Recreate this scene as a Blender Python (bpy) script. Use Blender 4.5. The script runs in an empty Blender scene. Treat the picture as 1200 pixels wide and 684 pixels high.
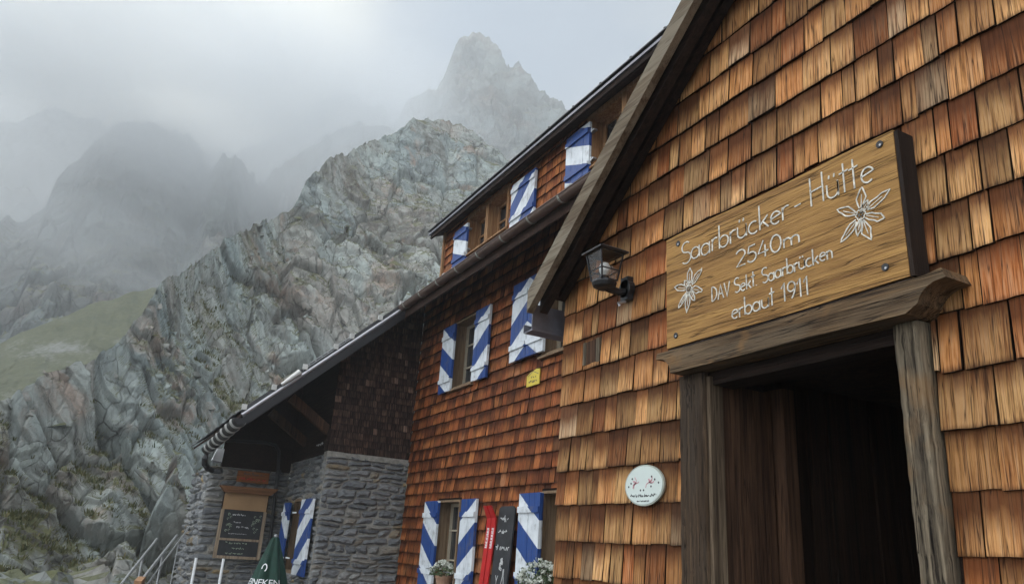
import bpy, bmesh, math, random
import numpy as np
from mathutils import Vector, Matrix

random.seed(7)
rng = np.random.default_rng(11)
sc = bpy.context.scene
R = math.radians

# ------------------------------------------------------------------ camera
cam_d = bpy.data.cameras.new("camera")
cam = bpy.data.objects.new("camera", cam_d)
sc.collection.objects.link(cam)
cam_d.sensor_width = 36.0
cam_d.lens = 877.0 / 1200.0 * 36.0
cam_d.clip_start = 0.05
cam_d.clip_end = 5000.0
RM = Matrix(((0.47550846, 0.25884533, 0.84076798),
             (0.87748093, -0.20756941, -0.43236807),
             (0.06260126, 0.94335255, -0.32583285)))
cam.matrix_world = RM.to_4x4()
sc.camera = cam

# ------------------------------------------------------------------ world, sun, exposure
SUN_DIR = Vector((-0.72, -0.34, 0.61)).normalized()       # towards the sun behind the cloud
world = bpy.data.worlds.new("World")
sc.world = world
world.use_nodes = True
wn, wl = world.node_tree.nodes, world.node_tree.links
wn.clear()
wo = wn.new("ShaderNodeOutputWorld")
bg = wn.new("ShaderNodeBackground")
bg.inputs[1].default_value = 0.10
sky = wn.new("ShaderNodeTexSky")
sky.sky_type = 'NISHITA'
sky.sun_disc = False
sky.altitude = 2500
sky.sun_elevation = math.asin(SUN_DIR.z)
sky.sun_rotation = math.atan2(SUN_DIR.x, SUN_DIR.y)
tc = wn.new("ShaderNodeTexCoord")
mp = wn.new("ShaderNodeMapping")
mp.inputs['Scale'].default_value = (1.0, 1.0, 1.5)
nz = wn.new("ShaderNodeTexNoise")
nz.inputs['Scale'].default_value = 2.1
nz.inputs['Detail'].default_value = 7
nz.inputs['Roughness'].default_value = 0.5
rp = wn.new("ShaderNodeValToRGB")
rp.color_ramp.elements[0].position = 0.40
rp.color_ramp.elements[1].position = 0.62
rp.color_ramp.elements[0].color = (0.52, 0.52, 0.52, 1)
rp.color_ramp.elements[1].color = (1, 1, 1, 1)
# cloud brightness: deck made brighter behind the camera, added to fill walls and rocks
dotn = wn.new("ShaderNodeVectorMath"); dotn.operation = 'DOT_PRODUCT'
dotn.inputs[1].default_value = (0.42, -0.78, 0.46)
mr = wn.new("ShaderNodeMapRange")
mr.inputs['From Min'].default_value = 0.0
mr.inputs['From Max'].default_value = 1.0
mr.inputs['To Min'].default_value = 3.9
mr.inputs['To Max'].default_value = 32.0
# thinner cloud where the sun stands behind it
sd_ = wn.new("ShaderNodeVectorMath"); sd_.operation = 'DOT_PRODUCT'; sd_.inputs[1].default_value = (-0.822, -0.045, 0.568)
gl_ = wn.new("ShaderNodeMapRange"); gl_.interpolation_type = 'SMOOTHSTEP'
gl_.inputs['From Min'].default_value = 0.962; gl_.inputs['From Max'].default_value = 0.999; gl_.inputs['To Max'].default_value = 7.5
gs_ = wn.new("ShaderNodeVectorMath"); gs_.operation = 'SCALE'; gs_.inputs[0].default_value = (1.0, 0.88, 0.55)
wl.new(tc.outputs['Generated'], sd_.inputs[0]); wl.new(sd_.outputs['Value'], gl_.inputs['Value']); wl.new(gl_.outputs[0], gs_.inputs['Scale'])
cc = wn.new("ShaderNodeVectorMath"); cc.operation = 'SCALE'
cc.inputs[0].default_value = (0.955, 1.0, 1.03)
mx = wn.new("ShaderNodeMix"); mx.data_type = 'RGBA'
wl.new(tc.outputs['Generated'], mp.inputs[0])
wl.new(mp.outputs[0], nz.inputs['Vector'])
wl.new(nz.outputs['Fac'], rp.inputs[0])
wl.new(tc.outputs['Generated'], dotn.inputs[0])
wl.new(dotn.outputs['Value'], mr.inputs['Value'])
wl.new(mr.outputs[0], cc.inputs['Scale'])
wl.new(rp.outputs[0], mx.inputs[0])
tn_ = wn.new("ShaderNodeVectorMath"); tn_.operation = 'MULTIPLY'; tn_.inputs[1].default_value = (0.80, 1.04, 1.02)
wl.new(sky.outputs[0], tn_.inputs[0]); wl.new(tn_.outputs[0], mx.inputs[6])
wl.new(cc.outputs[0], mx.inputs[7])
ad_ = wn.new("ShaderNodeVectorMath"); ad_.operation = 'ADD'
wl.new(mx.outputs[2], ad_.inputs[0]); wl.new(gs_.outputs[0], ad_.inputs[1]); wl.new(ad_.outputs[0], bg.inputs[0])
wl.new(bg.outputs[0], wo.inputs[0])

sun_d = bpy.data.lights.new("sun", 'SUN')
sun_d.energy = 0.7
sun_d.angle = R(14)
sun_d.color = (1.0, 0.94, 0.86)
sun = bpy.data.objects.new("sun", sun_d)
sc.collection.objects.link(sun)
sun.rotation_euler = (-SUN_DIR).to_track_quat('-Z', 'Y').to_euler()

sc.view_settings.view_transform = 'Standard'
sc.view_settings.look = 'None'
sc.view_settings.exposure = 0.48
sc.view_settings.gamma = 1.0
sc.view_settings.use_curve_mapping = False
sc.cycles.use_denoising = True
sc.cycles.max_bounces = 6
sc.cycles.diffuse_bounces = 3
sc.cycles.volume_bounces = 2
sc.cycles.volume_step_rate = 2.0
sc.cycles.volume_max_steps = 128
sc.cycles.transparent_max_bounces = 12

# ------------------------------------------------------------------ node helpers
def mat(name):
    m = bpy.data.materials.new(name)
    m.use_nodes = True
    nt = m.node_tree
    b = nt.nodes["Principled BSDF"]
    return m, nt.nodes, nt.links, b

def N(nodes, kind, **kw):
    n = nodes.new(kind)
    for k, v in kw.items():
        setattr(n, k, v)
    return n

def noise(nodes, links, vec, scale, detail=4, rough=0.55, dist=0.0):
    n = nodes.new("ShaderNodeTexNoise")
    n.inputs['Scale'].default_value = scale
    n.inputs['Detail'].default_value = detail
    n.inputs['Roughness'].default_value = rough
    n.inputs['Distortion'].default_value = dist
    if vec is not None:
        links.new(vec, n.inputs['Vector'])
    return n.outputs['Fac']

def mapping(nodes, links, vec, scale=(1, 1, 1), rot=(0, 0, 0)):
    n = nodes.new("ShaderNodeMapping")
    n.inputs['Scale'].default_value = scale
    n.inputs['Rotation'].default_value = rot
    links.new(vec, n.inputs[0])
    return n.outputs[0]

def ramp(nodes, links, fac, stops):
    n = nodes.new("ShaderNodeValToRGB")
    e = n.color_ramp.elements
    while len(e) < len(stops):
        e.new(0.5)
    for el, (p, c) in zip(e, stops):
        el.position = p
        el.color = (c[0], c[1], c[2], 1) if not isinstance(c, (int, float)) else (c, c, c, 1)
    links.new(fac, n.inputs[0])
    return n.outputs[0]

def mixc(nodes, links, fac, a, b, mode='MIX'):
    n = nodes.new("ShaderNodeMix")
    n.data_type = 'RGBA'
    n.blend_type = mode
    for i, v in ((0, fac), (6, a), (7, b)):
        if isinstance(v, (int, float)):
            n.inputs[i].default_value = v
        elif isinstance(v, tuple):
            n.inputs[i].default_value = (v[0], v[1], v[2], 1)
        else:
            links.new(v, n.inputs[i])
    return n.outputs[2]

def mth(nodes, links, op, a, b=None, c=None, clamp=False):
    n = nodes.new("ShaderNodeMath")
    n.operation = op
    n.use_clamp = clamp
    for i, v in enumerate((a, b, c)):
        if v is None:
            continue
        if isinstance(v, (int, float)):
            n.inputs[i].default_value = v
        else:
            links.new(v, n.inputs[i])
    return n.outputs[0]

def bump(nodes, links, b, h, strength=0.3, dist=0.01):
    n = nodes.new("ShaderNodeBump")
    n.inputs['Strength'].default_value = strength
    n.inputs['Distance'].default_value = dist
    links.new(h, n.inputs['Height'])
    links.new(n.outputs[0], b.inputs['Normal'])

# ------------------------------------------------------------------ materials
def shingle_material(name, light, mid, red, grey, dark, stain=1.0):
    """Weathered split shingles: UV in metres per shingle, 'tint' holds per-shingle random numbers."""
    m, n, l, b = mat(name)
    uv = n.new("ShaderNodeUVMap"); uv.uv_map = "UVMap"
    at = n.new("ShaderNodeVertexColor"); at.layer_name = "tint"
    sp = n.new("ShaderNodeSeparateColor"); l.new(at.outputs[0], sp.inputs[0])
    sxy = n.new("ShaderNodeSeparateXYZ"); l.new(uv.outputs[0], sxy.inputs[0])
    v = sxy.outputs[1]
    grain = noise(n, l, mapping(n, l, uv.outputs[0], (95, 3.2, 1)), 1.0, 6, 0.62, 0.35)
    fine = noise(n, l, mapping(n, l, uv.outputs[0], (330, 9, 1)), 1.0, 3, 0.6)
    blot = noise(n, l, mapping(n, l, uv.outputs[0], (13, 4.2, 1)), 1.0, 4, 0.6)
    base = ramp(n, l, sp.outputs[0], [(0.0, red), (0.22, mid), (0.55, light), (0.80, mid), (0.93, light), (1.0, grey)])
    c = mixc(n, l, mth(n, l, 'MULTIPLY', ramp(n, l, blot, [(0.42, 0.0), (0.68, 1.0)]), 0.45), base, red)
    c = mixc(n, l, mth(n, l, 'MULTIPLY', ramp(n, l, grain, [(0.44, 0.0), (0.66, 1.0)]), 0.45), c, grey)
    c = mixc(n, l, mth(n, l, 'MULTIPLY', ramp(n, l, grain, [(0.34, 1.0), (0.50, 0.0)]), 0.75), c, dark)
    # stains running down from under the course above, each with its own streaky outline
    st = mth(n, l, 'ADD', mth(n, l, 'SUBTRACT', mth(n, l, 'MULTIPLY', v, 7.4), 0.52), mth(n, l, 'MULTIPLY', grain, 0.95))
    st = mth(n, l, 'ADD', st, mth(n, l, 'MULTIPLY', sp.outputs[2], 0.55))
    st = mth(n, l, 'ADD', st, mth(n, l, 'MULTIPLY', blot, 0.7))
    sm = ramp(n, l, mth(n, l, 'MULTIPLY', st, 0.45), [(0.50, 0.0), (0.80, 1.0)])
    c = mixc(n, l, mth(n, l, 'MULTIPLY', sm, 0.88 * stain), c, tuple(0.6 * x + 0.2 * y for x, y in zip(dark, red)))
    # frayed, dark-tipped lower ends, also painting in the course shadow line
    fr = mth(n, l, 'ADD', mth(n, l, 'MULTIPLY', v, 15.0), mth(n, l, 'MULTIPLY', mth(n, l, 'ADD', mth(n, l, 'MULTIPLY', fine, .6), mth(n, l, 'MULTIPLY', grain, .4)), 1.5))
    fm = ramp(n, l, fr, [(0.62, 1.0), (1.0, 0.0)])
    c = mixc(n, l, mth(n, l, 'MULTIPLY', fm, 0.85), c, dark)
    crk = noise(n, l, mapping(n, l, uv.outputs[0], (34, 1.1, 1)), 1.0, 2, 0.5)
    c = mixc(n, l, mth(n, l, 'MULTIPLY', ramp(n, l, crk, [(0.483, 0.0), (0.50, 1.0), (0.517, 0.0)]), 0.9), c, dark)
    run = noise(n, l, mapping(n, l, uv.outputs[0], (60, 0.9, 1)), 1.0, 2, 0.5)
    c = mixc(n, l, mth(n, l, 'MULTIPLY', ramp(n, l, run, [(0.58, 0.0), (0.70, 1.0)]), 0.65), c, tuple(0.5 * x + 0.35 * y for x, y in zip(dark, red)))
    # fine checks and hairline splits
    cr = ramp(n, l, fine, [(0.30, 1.0), (0.40, 0.0)])
    c = mixc(n, l, mth(n, l, 'MULTIPLY', cr, 0.55), c, dark)
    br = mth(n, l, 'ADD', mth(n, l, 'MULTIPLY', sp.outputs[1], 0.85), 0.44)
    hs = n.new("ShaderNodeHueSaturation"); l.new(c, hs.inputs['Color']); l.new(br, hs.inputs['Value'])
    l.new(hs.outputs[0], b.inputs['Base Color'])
    b.inputs['Roughness'].default_value = 0.82
    b.inputs['Specular IOR Level'].default_value = 0.18
    bump(n, l, b, mth(n, l, 'ADD', grain, mth(n, l, 'MULTIPLY', fine, 0.5)), 0.55, 0.004)
    return m

def wood(name, light, dark, axis=2, scale=1.0, grey=None, rough=0.85, patch=0.0, bumps=0.6, checks=0.6):
    m, n, l, b = mat(name)
    t = n.new("ShaderNodeTexCoord")
    s = [38 * scale] * 3
    s[axis] = 1.6 * scale
    s2 = [9 * scale] * 3
    s2[axis] = 1.3 * scale
    g = noise(n, l, mapping(n, l, t.outputs['Object'], tuple(s)), 1.0, 7, 0.65, 0.5)
    w = noise(n, l, mapping(n, l, t.outputs['Object'], tuple(s2)), 1.0, 4, 0.55, 0.8)
    sf = [150 * scale] * 3
    sf[axis] = 5 * scale
    fi = noise(n, l, mapping(n, l, t.outputs['Object'], tuple(sf)), 1.0, 3, 0.6)
    c = ramp(n, l, mth(n, l, 'ADD', mth(n, l, 'MULTIPLY', g, 0.7), mth(n, l, 'MULTIPLY', w, 0.3)),
             [(0.36, dark), (0.49, tuple(0.45 * x + 0.55 * y for x, y in zip(light, dark))), (0.60, light)])
    if grey:
        c = mixc(n, l, mth(n, l, 'MULTIPLY', ramp(n, l, w, [(0.44, 0.0), (0.60, 1.0)]), 0.65), c, grey)
    if patch:
        p = noise(n, l, mapping(n, l, t.outputs['Object'], (5, 5, 5)), 1.0, 3, 0.5)
        c = mixc(n, l, mth(n, l, 'MULTIPLY', ramp(n, l, p, [(0.55, 0.0), (0.68, 1.0)]), patch), c, (0.26, 0.135, 0.05))
    c = mixc(n, l, mth(n, l, 'MULTIPLY', ramp(n, l, fi, [(0.30, 1.0), (0.42, 0.0)]), 0.7), c, tuple(x * 0.35 for x in dark))
    s3 = [20 * scale] * 3
    s3[axis] = 0.7 * scale
    ck = noise(n, l, mapping(n, l, t.outputs['Object'], tuple(s3)), 1.0, 3, 0.55)
    ckm = ramp(n, l, ck, [(0.484, 0.0), (0.497, 1.0), (0.51, 0.0)])
    c = mixc(n, l, mth(n, l, 'MULTIPLY', ckm, checks), c, tuple(x * 0.3 for x in dark))
    g = mth(n, l, 'SUBTRACT', g, mth(n, l, 'MULTIPLY', ckm, checks))
    l.new(c, b.inputs['Base Color'])
    b.inputs['Roughness'].default_value = rough
    b.inputs['Specular IOR Level'].default_value = 0.2
    bump(n, l, b, mth(n, l, 'ADD', g, fi), bumps, 0.006)
    return m

def plain(name, col, rough=0.6, metal=0.0, var=0.15, scale=6.0, bumps=0.0):
    m, n, l, b = mat(name)
    t = n.new("ShaderNodeTexCoord")
    f = noise(n, l, t.outputs['Object'], scale, 5, 0.6)
    lo = tuple(x * (1 - var) for x in col)
    hi = tuple(min(1, x * (1 + var)) for x in col)
    l.new(ramp(n, l, f, [(0.3, lo), (0.7, hi)]), b.inputs['Base Color'])
    b.inputs['Roughness'].default_value = rough
    b.inputs['Metallic'].default_value = metal
    if bumps:
        bump(n, l, b, noise(n, l, t.outputs['Object'], scale * 8, 4, 0.6), bumps, 0.004)
    return m

def stripes(name, k, band, off):
    """Blue and white painted bands; UV measured in metres from the upper hinge corner."""
    m, n, l, b = mat(name)
    uv = n.new("ShaderNodeUVMap"); uv.uv_map = "UVMap"
    s = n.new("ShaderNodeSeparateXYZ"); l.new(uv.outputs[0], s.inputs[0])
    w = mth(n, l, 'SUBTRACT', mth(n, l, 'SUBTRACT', s.outputs[1], mth(n, l, 'MULTIPLY', s.outputs[0], k)), off)
    fr = mth(n, l, 'FRACT', mth(n, l, 'DIVIDE', w, 2 * band))
    isw = mth(n, l, 'LESS_THAN', fr, 0.5)
    t = n.new("ShaderNodeTexCoord")
    g = noise(n, l, mapping(n, l, t.outputs['Object'], (45, 45, 2.5)), 1.0, 5, 0.6)
    gg = noise(n, l, t.outputs['Object'], 7.0, 5, 0.65)
    blue = ramp(n, l, g, [(0.3, (0.007, 0.036, 0.165)), (0.7, (0.015, 0.068, 0.27))])
    white = ramp(n, l, gg, [(0.30, (0.56, 0.59, 0.62)), (0.6, (0.72, 0.75, 0.78))])
    c = mixc(n, l, isw, blue, white)
    dirt = ramp(n, l, mth(n, l, 'MULTIPLY', g, gg), [(0.16, 1.0), (0.20, 0.0)])
    c = mixc(n, l, mth(n, l, 'MULTIPLY', dirt, 0.35), c, (0.18, 0.15, 0.12))
    l.new(c, b.inputs['Base Color'])
    b.inputs['Roughness'].default_value = 0.55
    bump(n, l, b, g, 0.25, 0.004)
    return m

def stone_material():
    m, n, l, b = mat("rubble_stone")
    at = n.new("ShaderNodeVertexColor"); at.layer_name = "tint"
    sp = n.new("ShaderNodeSeparateColor"); l.new(at.outputs[0], sp.inputs[0])
    t = n.new("ShaderNodeTexCoord")
    f = noise(n, l, t.outputs['Object'], 9, 7, 0.65)
    f2 = noise(n, l, mapping(n, l, t.outputs['Object'], (14, 14, 40)), 1, 6, 0.7)
    c = ramp(n, l, sp.outputs[0], [(0.0, (0.10, 0.106, 0.116)), (0.40, (0.20, 0.208, 0.216)), (0.66, (0.30, 0.293, 0.275)),
                                   (0.80, (0.22, 0.18, 0.13)), (1.0, (0.36, 0.25, 0.11))])
    c = mixc(n, l, mth(n, l, 'MULTIPLY', ramp(n, l, f, [(0.42, 0.0), (0.66, 1.0)]), 0.5), c, (0.24, 0.24, 0.235))
    c = mixc(n, l, mth(n, l, 'MULTIPLY', ramp(n, l, f2, [(0.34, 1.0), (0.5, 0.0)]), 0.7), c, (0.05, 0.05, 0.055))
    l.new(c, b.inputs['Base Color'])
    b.inputs['Roughness'].default_value = 0.9
    bump(n, l, b, mth(n, l, 'ADD', f, f2), 0.8, 0.03)
    return m

def rock_material(name, moss=0.5, near=True, tone=1.0):
    m, n, l, b = mat(name)
    t = n.new("ShaderNodeTexCoord")
    at = n.new("ShaderNodeVertexColor"); at.layer_name = "tint"
    sp = n.new("ShaderNodeSeparateColor"); l.new(at.outputs[0], sp.inputs[0])
    k = 1.0 if near else 0.16
    P = t.outputs['Object']
    big = noise(n, l, P, 0.10 * k, 5, 0.6, 0.6)
    med = noise(n, l, P, 0.55 * k, 7, 0.65, 0.4)
    fin = noise(n, l, P, 3.2 * k, 8, 0.7, 0.2)
    strat = noise(n, l, mapping(n, l, P, (1.4 * k, 1.4 * k, 0.35 * k), (R(35), R(20), 0)), 2.2, 7, 0.65, 0.6)
    q = lambda *c: tuple(x * tone for x in c)
    c = ramp(n, l, mth(n, l, 'ADD', mth(n, l, 'MULTIPLY', sp.outputs[0], 0.5), mth(n, l, 'MULTIPLY', med, 0.5)),
             [(0.18, q(0.085, 0.090, 0.088)), (0.36, q(0.17, 0.195, 0.195)), (0.50, q(0.30, 0.325, 0.305)),
              (0.62, q(0.21, 0.185, 0.160)), (0.80, q(0.40, 0.43, 0.41))])
    c = mixc(n, l, mth(n, l, 'MULTIPLY', ramp(n, l, sp.outputs[2], [(0.62, 0.0), (0.75, 1.0)]), 0.55), c, q(0.26, 0.185, 0.15))
    c = mixc(n, l, mth(n, l, 'MULTIPLY', ramp(n, l, big, [(0.48, 0.0), (0.60, 1.0)]), 0.5), c, q(0.215, 0.265, 0.265))
    gul = noise(n, l, mapping(n, l, P, (1, 1, 0.4), (R(20), R(-15), 0)), 0.22 * k, 5, 0.62, 0.5)
    c = mixc(n, l, mth(n, l, 'MULTIPLY', ramp(n, l, gul, [(0.39, 1.0), (0.49, 0.0)]), 0.85), c, q(0.070, 0.056, 0.042))
    rust = noise(n, l, P, 0.33 * k, 5, 0.6, 0.5)
    c = mixc(n, l, mth(n, l, 'MULTIPLY', ramp(n, l, rust, [(0.56, 0.0), (0.66, 1.0)]), 0.6), c, q(0.30, 0.17, 0.11))
    c = mixc(n, l, mth(n, l, 'MULTIPLY', ramp(n, l, fin, [(0.50, 0.0), (0.66, 1.0)]), 0.35), c, q(0.40, 0.43, 0.40))
    c = mixc(n, l, mth(n, l, 'MULTIPLY', ramp(n, l, strat, [(0.36, 1.0), (0.46, 0.0)]), 0.4), c, q(0.075, 0.075, 0.07))
    c = mixc(n, l, mth(n, l, 'MULTIPLY', ramp(n, l, fin, [(0.33, 1.0), (0.42, 0.0)]), 0.5), c, q(0.06, 0.062, 0.06))
    c = mixc(n, l, mth(n, l, 'MULTIPLY', sp.outputs[1], 0.8), c, q(0.05, 0.048, 0.042))
    wv = n.new("ShaderNodeVectorMath"); wv.operation = 'MULTIPLY_ADD'
    nc = n.new("ShaderNodeTexNoise"); nc.inputs['Scale'].default_value = 0.5 * k; nc.inputs['Detail'].default_value = 4; l.new(P, nc.inputs['Vector'])
    wv.inputs[1].default_value = (1.2 / k,) * 3
    l.new(nc.outputs['Color'], wv.inputs[0]); l.new(P, wv.inputs[2])
    hgt = None
    for (sc_, thr, st_, vs) in ((0.45, 0.030, 0.85, (1.0, 1.0, 0.45)), (1.5, 0.035, 0.7, (1.0, 1.0, 0.55))):
        vo = n.new("ShaderNodeTexVoronoi"); vo.feature = 'DISTANCE_TO_EDGE'; vo.inputs['Scale'].default_value = sc_ * k
        l.new(mapping(n, l, wv.outputs[0], vs, (R(28), R(-22), 0)), vo.inputs['Vector'])
        ck = mth(n, l, 'MULTIPLY', ramp(n, l, vo.outputs['Distance'], [(0.0, 1.0), (thr, 0.0)]), ramp(n, l, med, [(0.40, 0.15), (0.58, 1.0)]))
        vc = n.new("ShaderNodeTexVoronoi"); vc.inputs['Scale'].default_value = sc_ * k
        l.new(mapping(n, l, wv.outputs[0], vs, (R(28), R(-22), 0)), vc.inputs['Vector'])
        hs_ = n.new("ShaderNodeSeparateColor"); l.new(vc.outputs['Color'], hs_.inputs[0])
        c = mixc(n, l, mth(n, l, 'MULTIPLY', hs_.outputs[0], 0.28), c, mixc(n, l, hs_.outputs[1], q(0.12, 0.12, 0.115), q(0.40, 0.43, 0.40)))
        c = mixc(n, l, mth(n, l, 'MULTIPLY', ck, st_), c, q(0.035, 0.034, 0.032))
        hgt = ck if hgt is None else mth(n, l, 'ADD', hgt, ck)
    if moss:
        g = n.new("ShaderNodeNewGeometry")
        sz = n.new("ShaderNodeSeparateXYZ"); l.new(g.outputs['Normal'], sz.inputs[0])
        mm = mth(n, l, 'ADD', sz.outputs[2], mth(n, l, 'MULTIPLY', med, 0.9))
        mm = mth(n, l, 'ADD', mm, mth(n, l, 'MULTIPLY', fin, 0.35))
        ms = ramp(n, l, mth(n, l, 'MULTIPLY', mm, 0.5), [(0.72 - 0.10 * moss, 0.0), (0.80 - 0.10 * moss, 1.0)])
        gc = ramp(n, l, med, [(0.35, (0.055, 0.062, 0.022)), (0.6, (0.125, 0.125, 0.05))])
        c = mixc(n, l, mth(n, l, 'MULTIPLY', ms, 0.85), c, gc)
    l.new(c, b.inputs['Base Color'])
    b.inputs['Roughness'].default_value = 0.88
    b.inputs['Specular IOR Level'].default_value = 0.25
    bump(n, l, b, mth(n, l, 'SUBTRACT', mth(n, l, 'ADD', mth(n, l, 'ADD', fin, strat), mth(n, l, 'MULTIPLY', med, 1.2)), mth(n, l, 'MULTIPLY', hgt, 0.7)), 0.6, 0.10 / k * (1 if near else 0.8))
    return m

def grass_material():
    m, n, l, b = mat("alpine_grass")
    t = n.new("ShaderNodeTexCoord"); P = t.outputs['Object']
    f = noise(n, l, P, 0.06, 6, 0.6)
    f2 = noise(n, l, P, 0.35, 7, 0.7)
    f3 = noise(n, l, P, 1.6, 7, 0.75)
    f2 = mth(n, l, 'ADD', mth(n, l, 'MULTIPLY', f2, 0.5), mth(n, l, 'MULTIPLY', f3, 0.5))
    c = ramp(n, l, f2, [(0.36, (0.042, 0.050, 0.021)), (0.66, (0.115, 0.115, 0.055))])
    c = mixc(n, l, ramp(n, l, mth(n, l, 'ADD', mth(n, l, 'MULTIPLY', f, 0.6), mth(n, l, 'MULTIPLY', f2, 0.4)),
                        [(0.55, 0.0), (0.63, 1.0)]), c, (0.20, 0.20, 0.185))
    l.new(c, b.inputs['Base Color'])
    b.inputs['Roughness'].default_value = 0.95
    bump(n, l, b, f2, 0.6, 0.8)
    return m

def glass_material(name, tint=(0.03, 0.035, 0.04)):
    m, n, l, b = mat(name)
    b.inputs['Base Color'].default_value = (*tint, 1)
    b.inputs['Roughness'].default_value = 0.06
    b.inputs['Specular IOR Level'].default_value = 0.7
    return m

def clear_glass():
    m, n, l, b = mat("lantern_glass")
    tr = n.new("ShaderNodeBsdfTransparent"); tr.inputs[0].default_value = (0.86, 0.88, 0.88, 1)
    gl = n.new("ShaderNodeBsdfGlossy"); gl.inputs['Roughness'].default_value = 0.05
    ms = n.new("ShaderNodeMixShader")
    ms.inputs[0].default_value = 0.07
    l.new(tr.outputs[0], ms.inputs[1]); l.new(gl.outputs[0], ms.inputs[2])
    l.new(ms.outputs[0], n["Material Output"].inputs[0])
    return m

M = {}
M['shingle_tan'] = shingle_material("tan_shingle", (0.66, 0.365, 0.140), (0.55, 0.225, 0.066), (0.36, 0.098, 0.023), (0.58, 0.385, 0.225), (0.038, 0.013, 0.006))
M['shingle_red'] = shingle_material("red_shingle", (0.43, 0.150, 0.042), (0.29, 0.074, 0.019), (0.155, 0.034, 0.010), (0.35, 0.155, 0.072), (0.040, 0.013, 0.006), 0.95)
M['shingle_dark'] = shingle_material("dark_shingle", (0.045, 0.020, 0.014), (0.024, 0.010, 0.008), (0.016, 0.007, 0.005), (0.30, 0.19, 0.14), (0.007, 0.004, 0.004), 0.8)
M['beam_grey'] = wood("weathered_beam", (0.21, 0.165, 0.115), (0.095, 0.066, 0.042), 0, 1.0, (0.235, 0.20, 0.15))
M['post_grey'] = wood("weathered_post", (0.34, 0.27, 0.185), (0.016, 0.011, 0.008), 2, 1.1, (0.085, 0.068, 0.048), bumps=1.0, patch=0.45, checks=0.95)
M['post_dark'] = wood("darkened_post", (0.115, 0.072, 0.042), (0.014, 0.009, 0.006), 2, 1.2, (0.050, 0.038, 0.028), bumps=1.0, checks=0.9)
M['lintel'] = wood("lintel_wood", (0.25, 0.155, 0.080), (0.022, 0.013, 0.008), 0, 1.1, (0.115, 0.085, 0.056), patch=0.7, bumps=1.0, checks=0.9)
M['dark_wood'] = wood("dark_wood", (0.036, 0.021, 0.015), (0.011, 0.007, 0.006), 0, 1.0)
M['passage'] = wood("shaded_passage_wood", (0.040, 0.021, 0.012), (0.008, 0.005, 0.004), 2, 0.8)  # darker copy of dark_plank; the passage's shade is put into the colour
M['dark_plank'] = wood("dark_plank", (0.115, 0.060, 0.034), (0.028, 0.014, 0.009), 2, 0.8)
M['pale_edge'] = wood("pale_edge_wood", (0.20, 0.145, 0.095), (0.045, 0.028, 0.018), 2, 1.0)
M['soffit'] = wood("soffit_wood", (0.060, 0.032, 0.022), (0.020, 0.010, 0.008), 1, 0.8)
M['frame'] = wood("window_wood", (0.42, 0.24, 0.12), (0.22, 0.105, 0.045), 2, 1.0)
M['reveal'] = wood("reveal_wood", (0.27, 0.185, 0.115), (0.17, 0.112, 0.068), 2, 0.6)
M['menu_frame'] = wood("menu_frame_wood", (0.40, 0.31, 0.22), (0.22, 0.16, 0.11), 2, 1.0)
M['sash'] = plain("pale_sash", (0.42, 0.36, 0.27), 0.6)
M['sign'] = wood("sign_wood", (0.46, 0.252, 0.078), (0.21, 0.100, 0.030), 0, 1.15, (0.385, 0.205, 0.062), 0.6, bumps=0.9, checks=0.85)
M['sign_shade'] = wood("sign_shade_wood", (0.035, 0.022, 0.016), (0.012, 0.008, 0.007), 2, 1.0)  # dark tone painted in for the sign's shaded end and underside
M['letter'] = plain("letter_paint", (0.62, 0.59, 0.52), 0.8, 0, 0.45, 45)
M['black_iron'] = plain("black_iron", (0.020, 0.020, 0.022), 0.45, 0.3)
M['gutter'] = plain("brown_gutter", (0.125, 0.080, 0.062), 0.4, 0.3, 0.25, 5)
M['zinc'] = plain("zinc_sheet", (0.40, 0.40, 0.42), 0.42, 0.7, 0.15, 4)
M['zinc_dark'] = plain("dull_zinc", (0.19, 0.19, 0.22), 0.45, 0.6, 0.25, 7)
M['bracket'] = plain("pale_bracket", (0.55, 0.54, 0.52), 0.5, 0.3)
M['verdigris'] = plain("green_bracket", (0.33, 0.33, 0.29), 0.6, 0.3)
M['slate'] = plain("roof_slate", (0.045, 0.045, 0.050), 0.6, 0, 0.4, 12, 0.3)
M['white'] = plain("white_paint", (0.78, 0.79, 0.80), 0.5, 0, 0.06)
M['mortar'] = plain("lime_mortar", (0.25, 0.24, 0.215), 0.95, 0, 0.3, 14, 0.8)
M['stone'] = stone_material()
M['glass'] = glass_material("window_glass")
M['lantern_glass'] = clear_glass()
M['opal'] = plain("opal_glass", (0.82, 0.82, 0.80), 0.25, 0, 0.02)
M['chalkboard'] = plain("chalkboard", (0.022, 0.023, 0.026), 0.7, 0, 0.4, 8)
M['chalk'] = plain("chalk", (0.62, 0.63, 0.62), 0.9, 0, 0.2, 80)
M['chalk_green'] = plain("pale_green_chalk", (0.34, 0.42, 0.30), 0.9, 0, 0.2, 80)
M['tan_panel'] = plain("tan_panel", (0.34, 0.20, 0.095), 0.7, 0, 0.10, 5)
M['canopy_wood'] = wood("canopy_wood", (0.27, 0.13, 0.060), (0.14, 0.060, 0.027), 1, 1.0)
M['ornament_board'] = wood("orange_board", (0.30, 0.125, 0.045), (0.17, 0.062, 0.022), 1, 1.0)
M['red'] = plain("red_paint", (0.50, 0.015, 0.015), 0.35, 0, 0.1)
M['yellow'] = plain("yellow_plate", (0.66, 0.50, 0.055), 0.5, 0, 0.08)
M['plaque'] = plain("pale_plaque", (0.60, 0.66, 0.62), 0.35, 0, 0.04)
M['plaque_rim'] = plain("plaque_rim", (0.40, 0.42, 0.36), 0.4, 0.2)
M['pink'] = plain("pink_ink", (0.62, 0.26, 0.30), 0.6)
M['ink'] = plain("dark_ink", (0.06, 0.06, 0.065), 0.6)
M['terracotta'] = plain("terracotta", (0.34, 0.20, 0.13), 0.85, 0, 0.2, 12)
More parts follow.
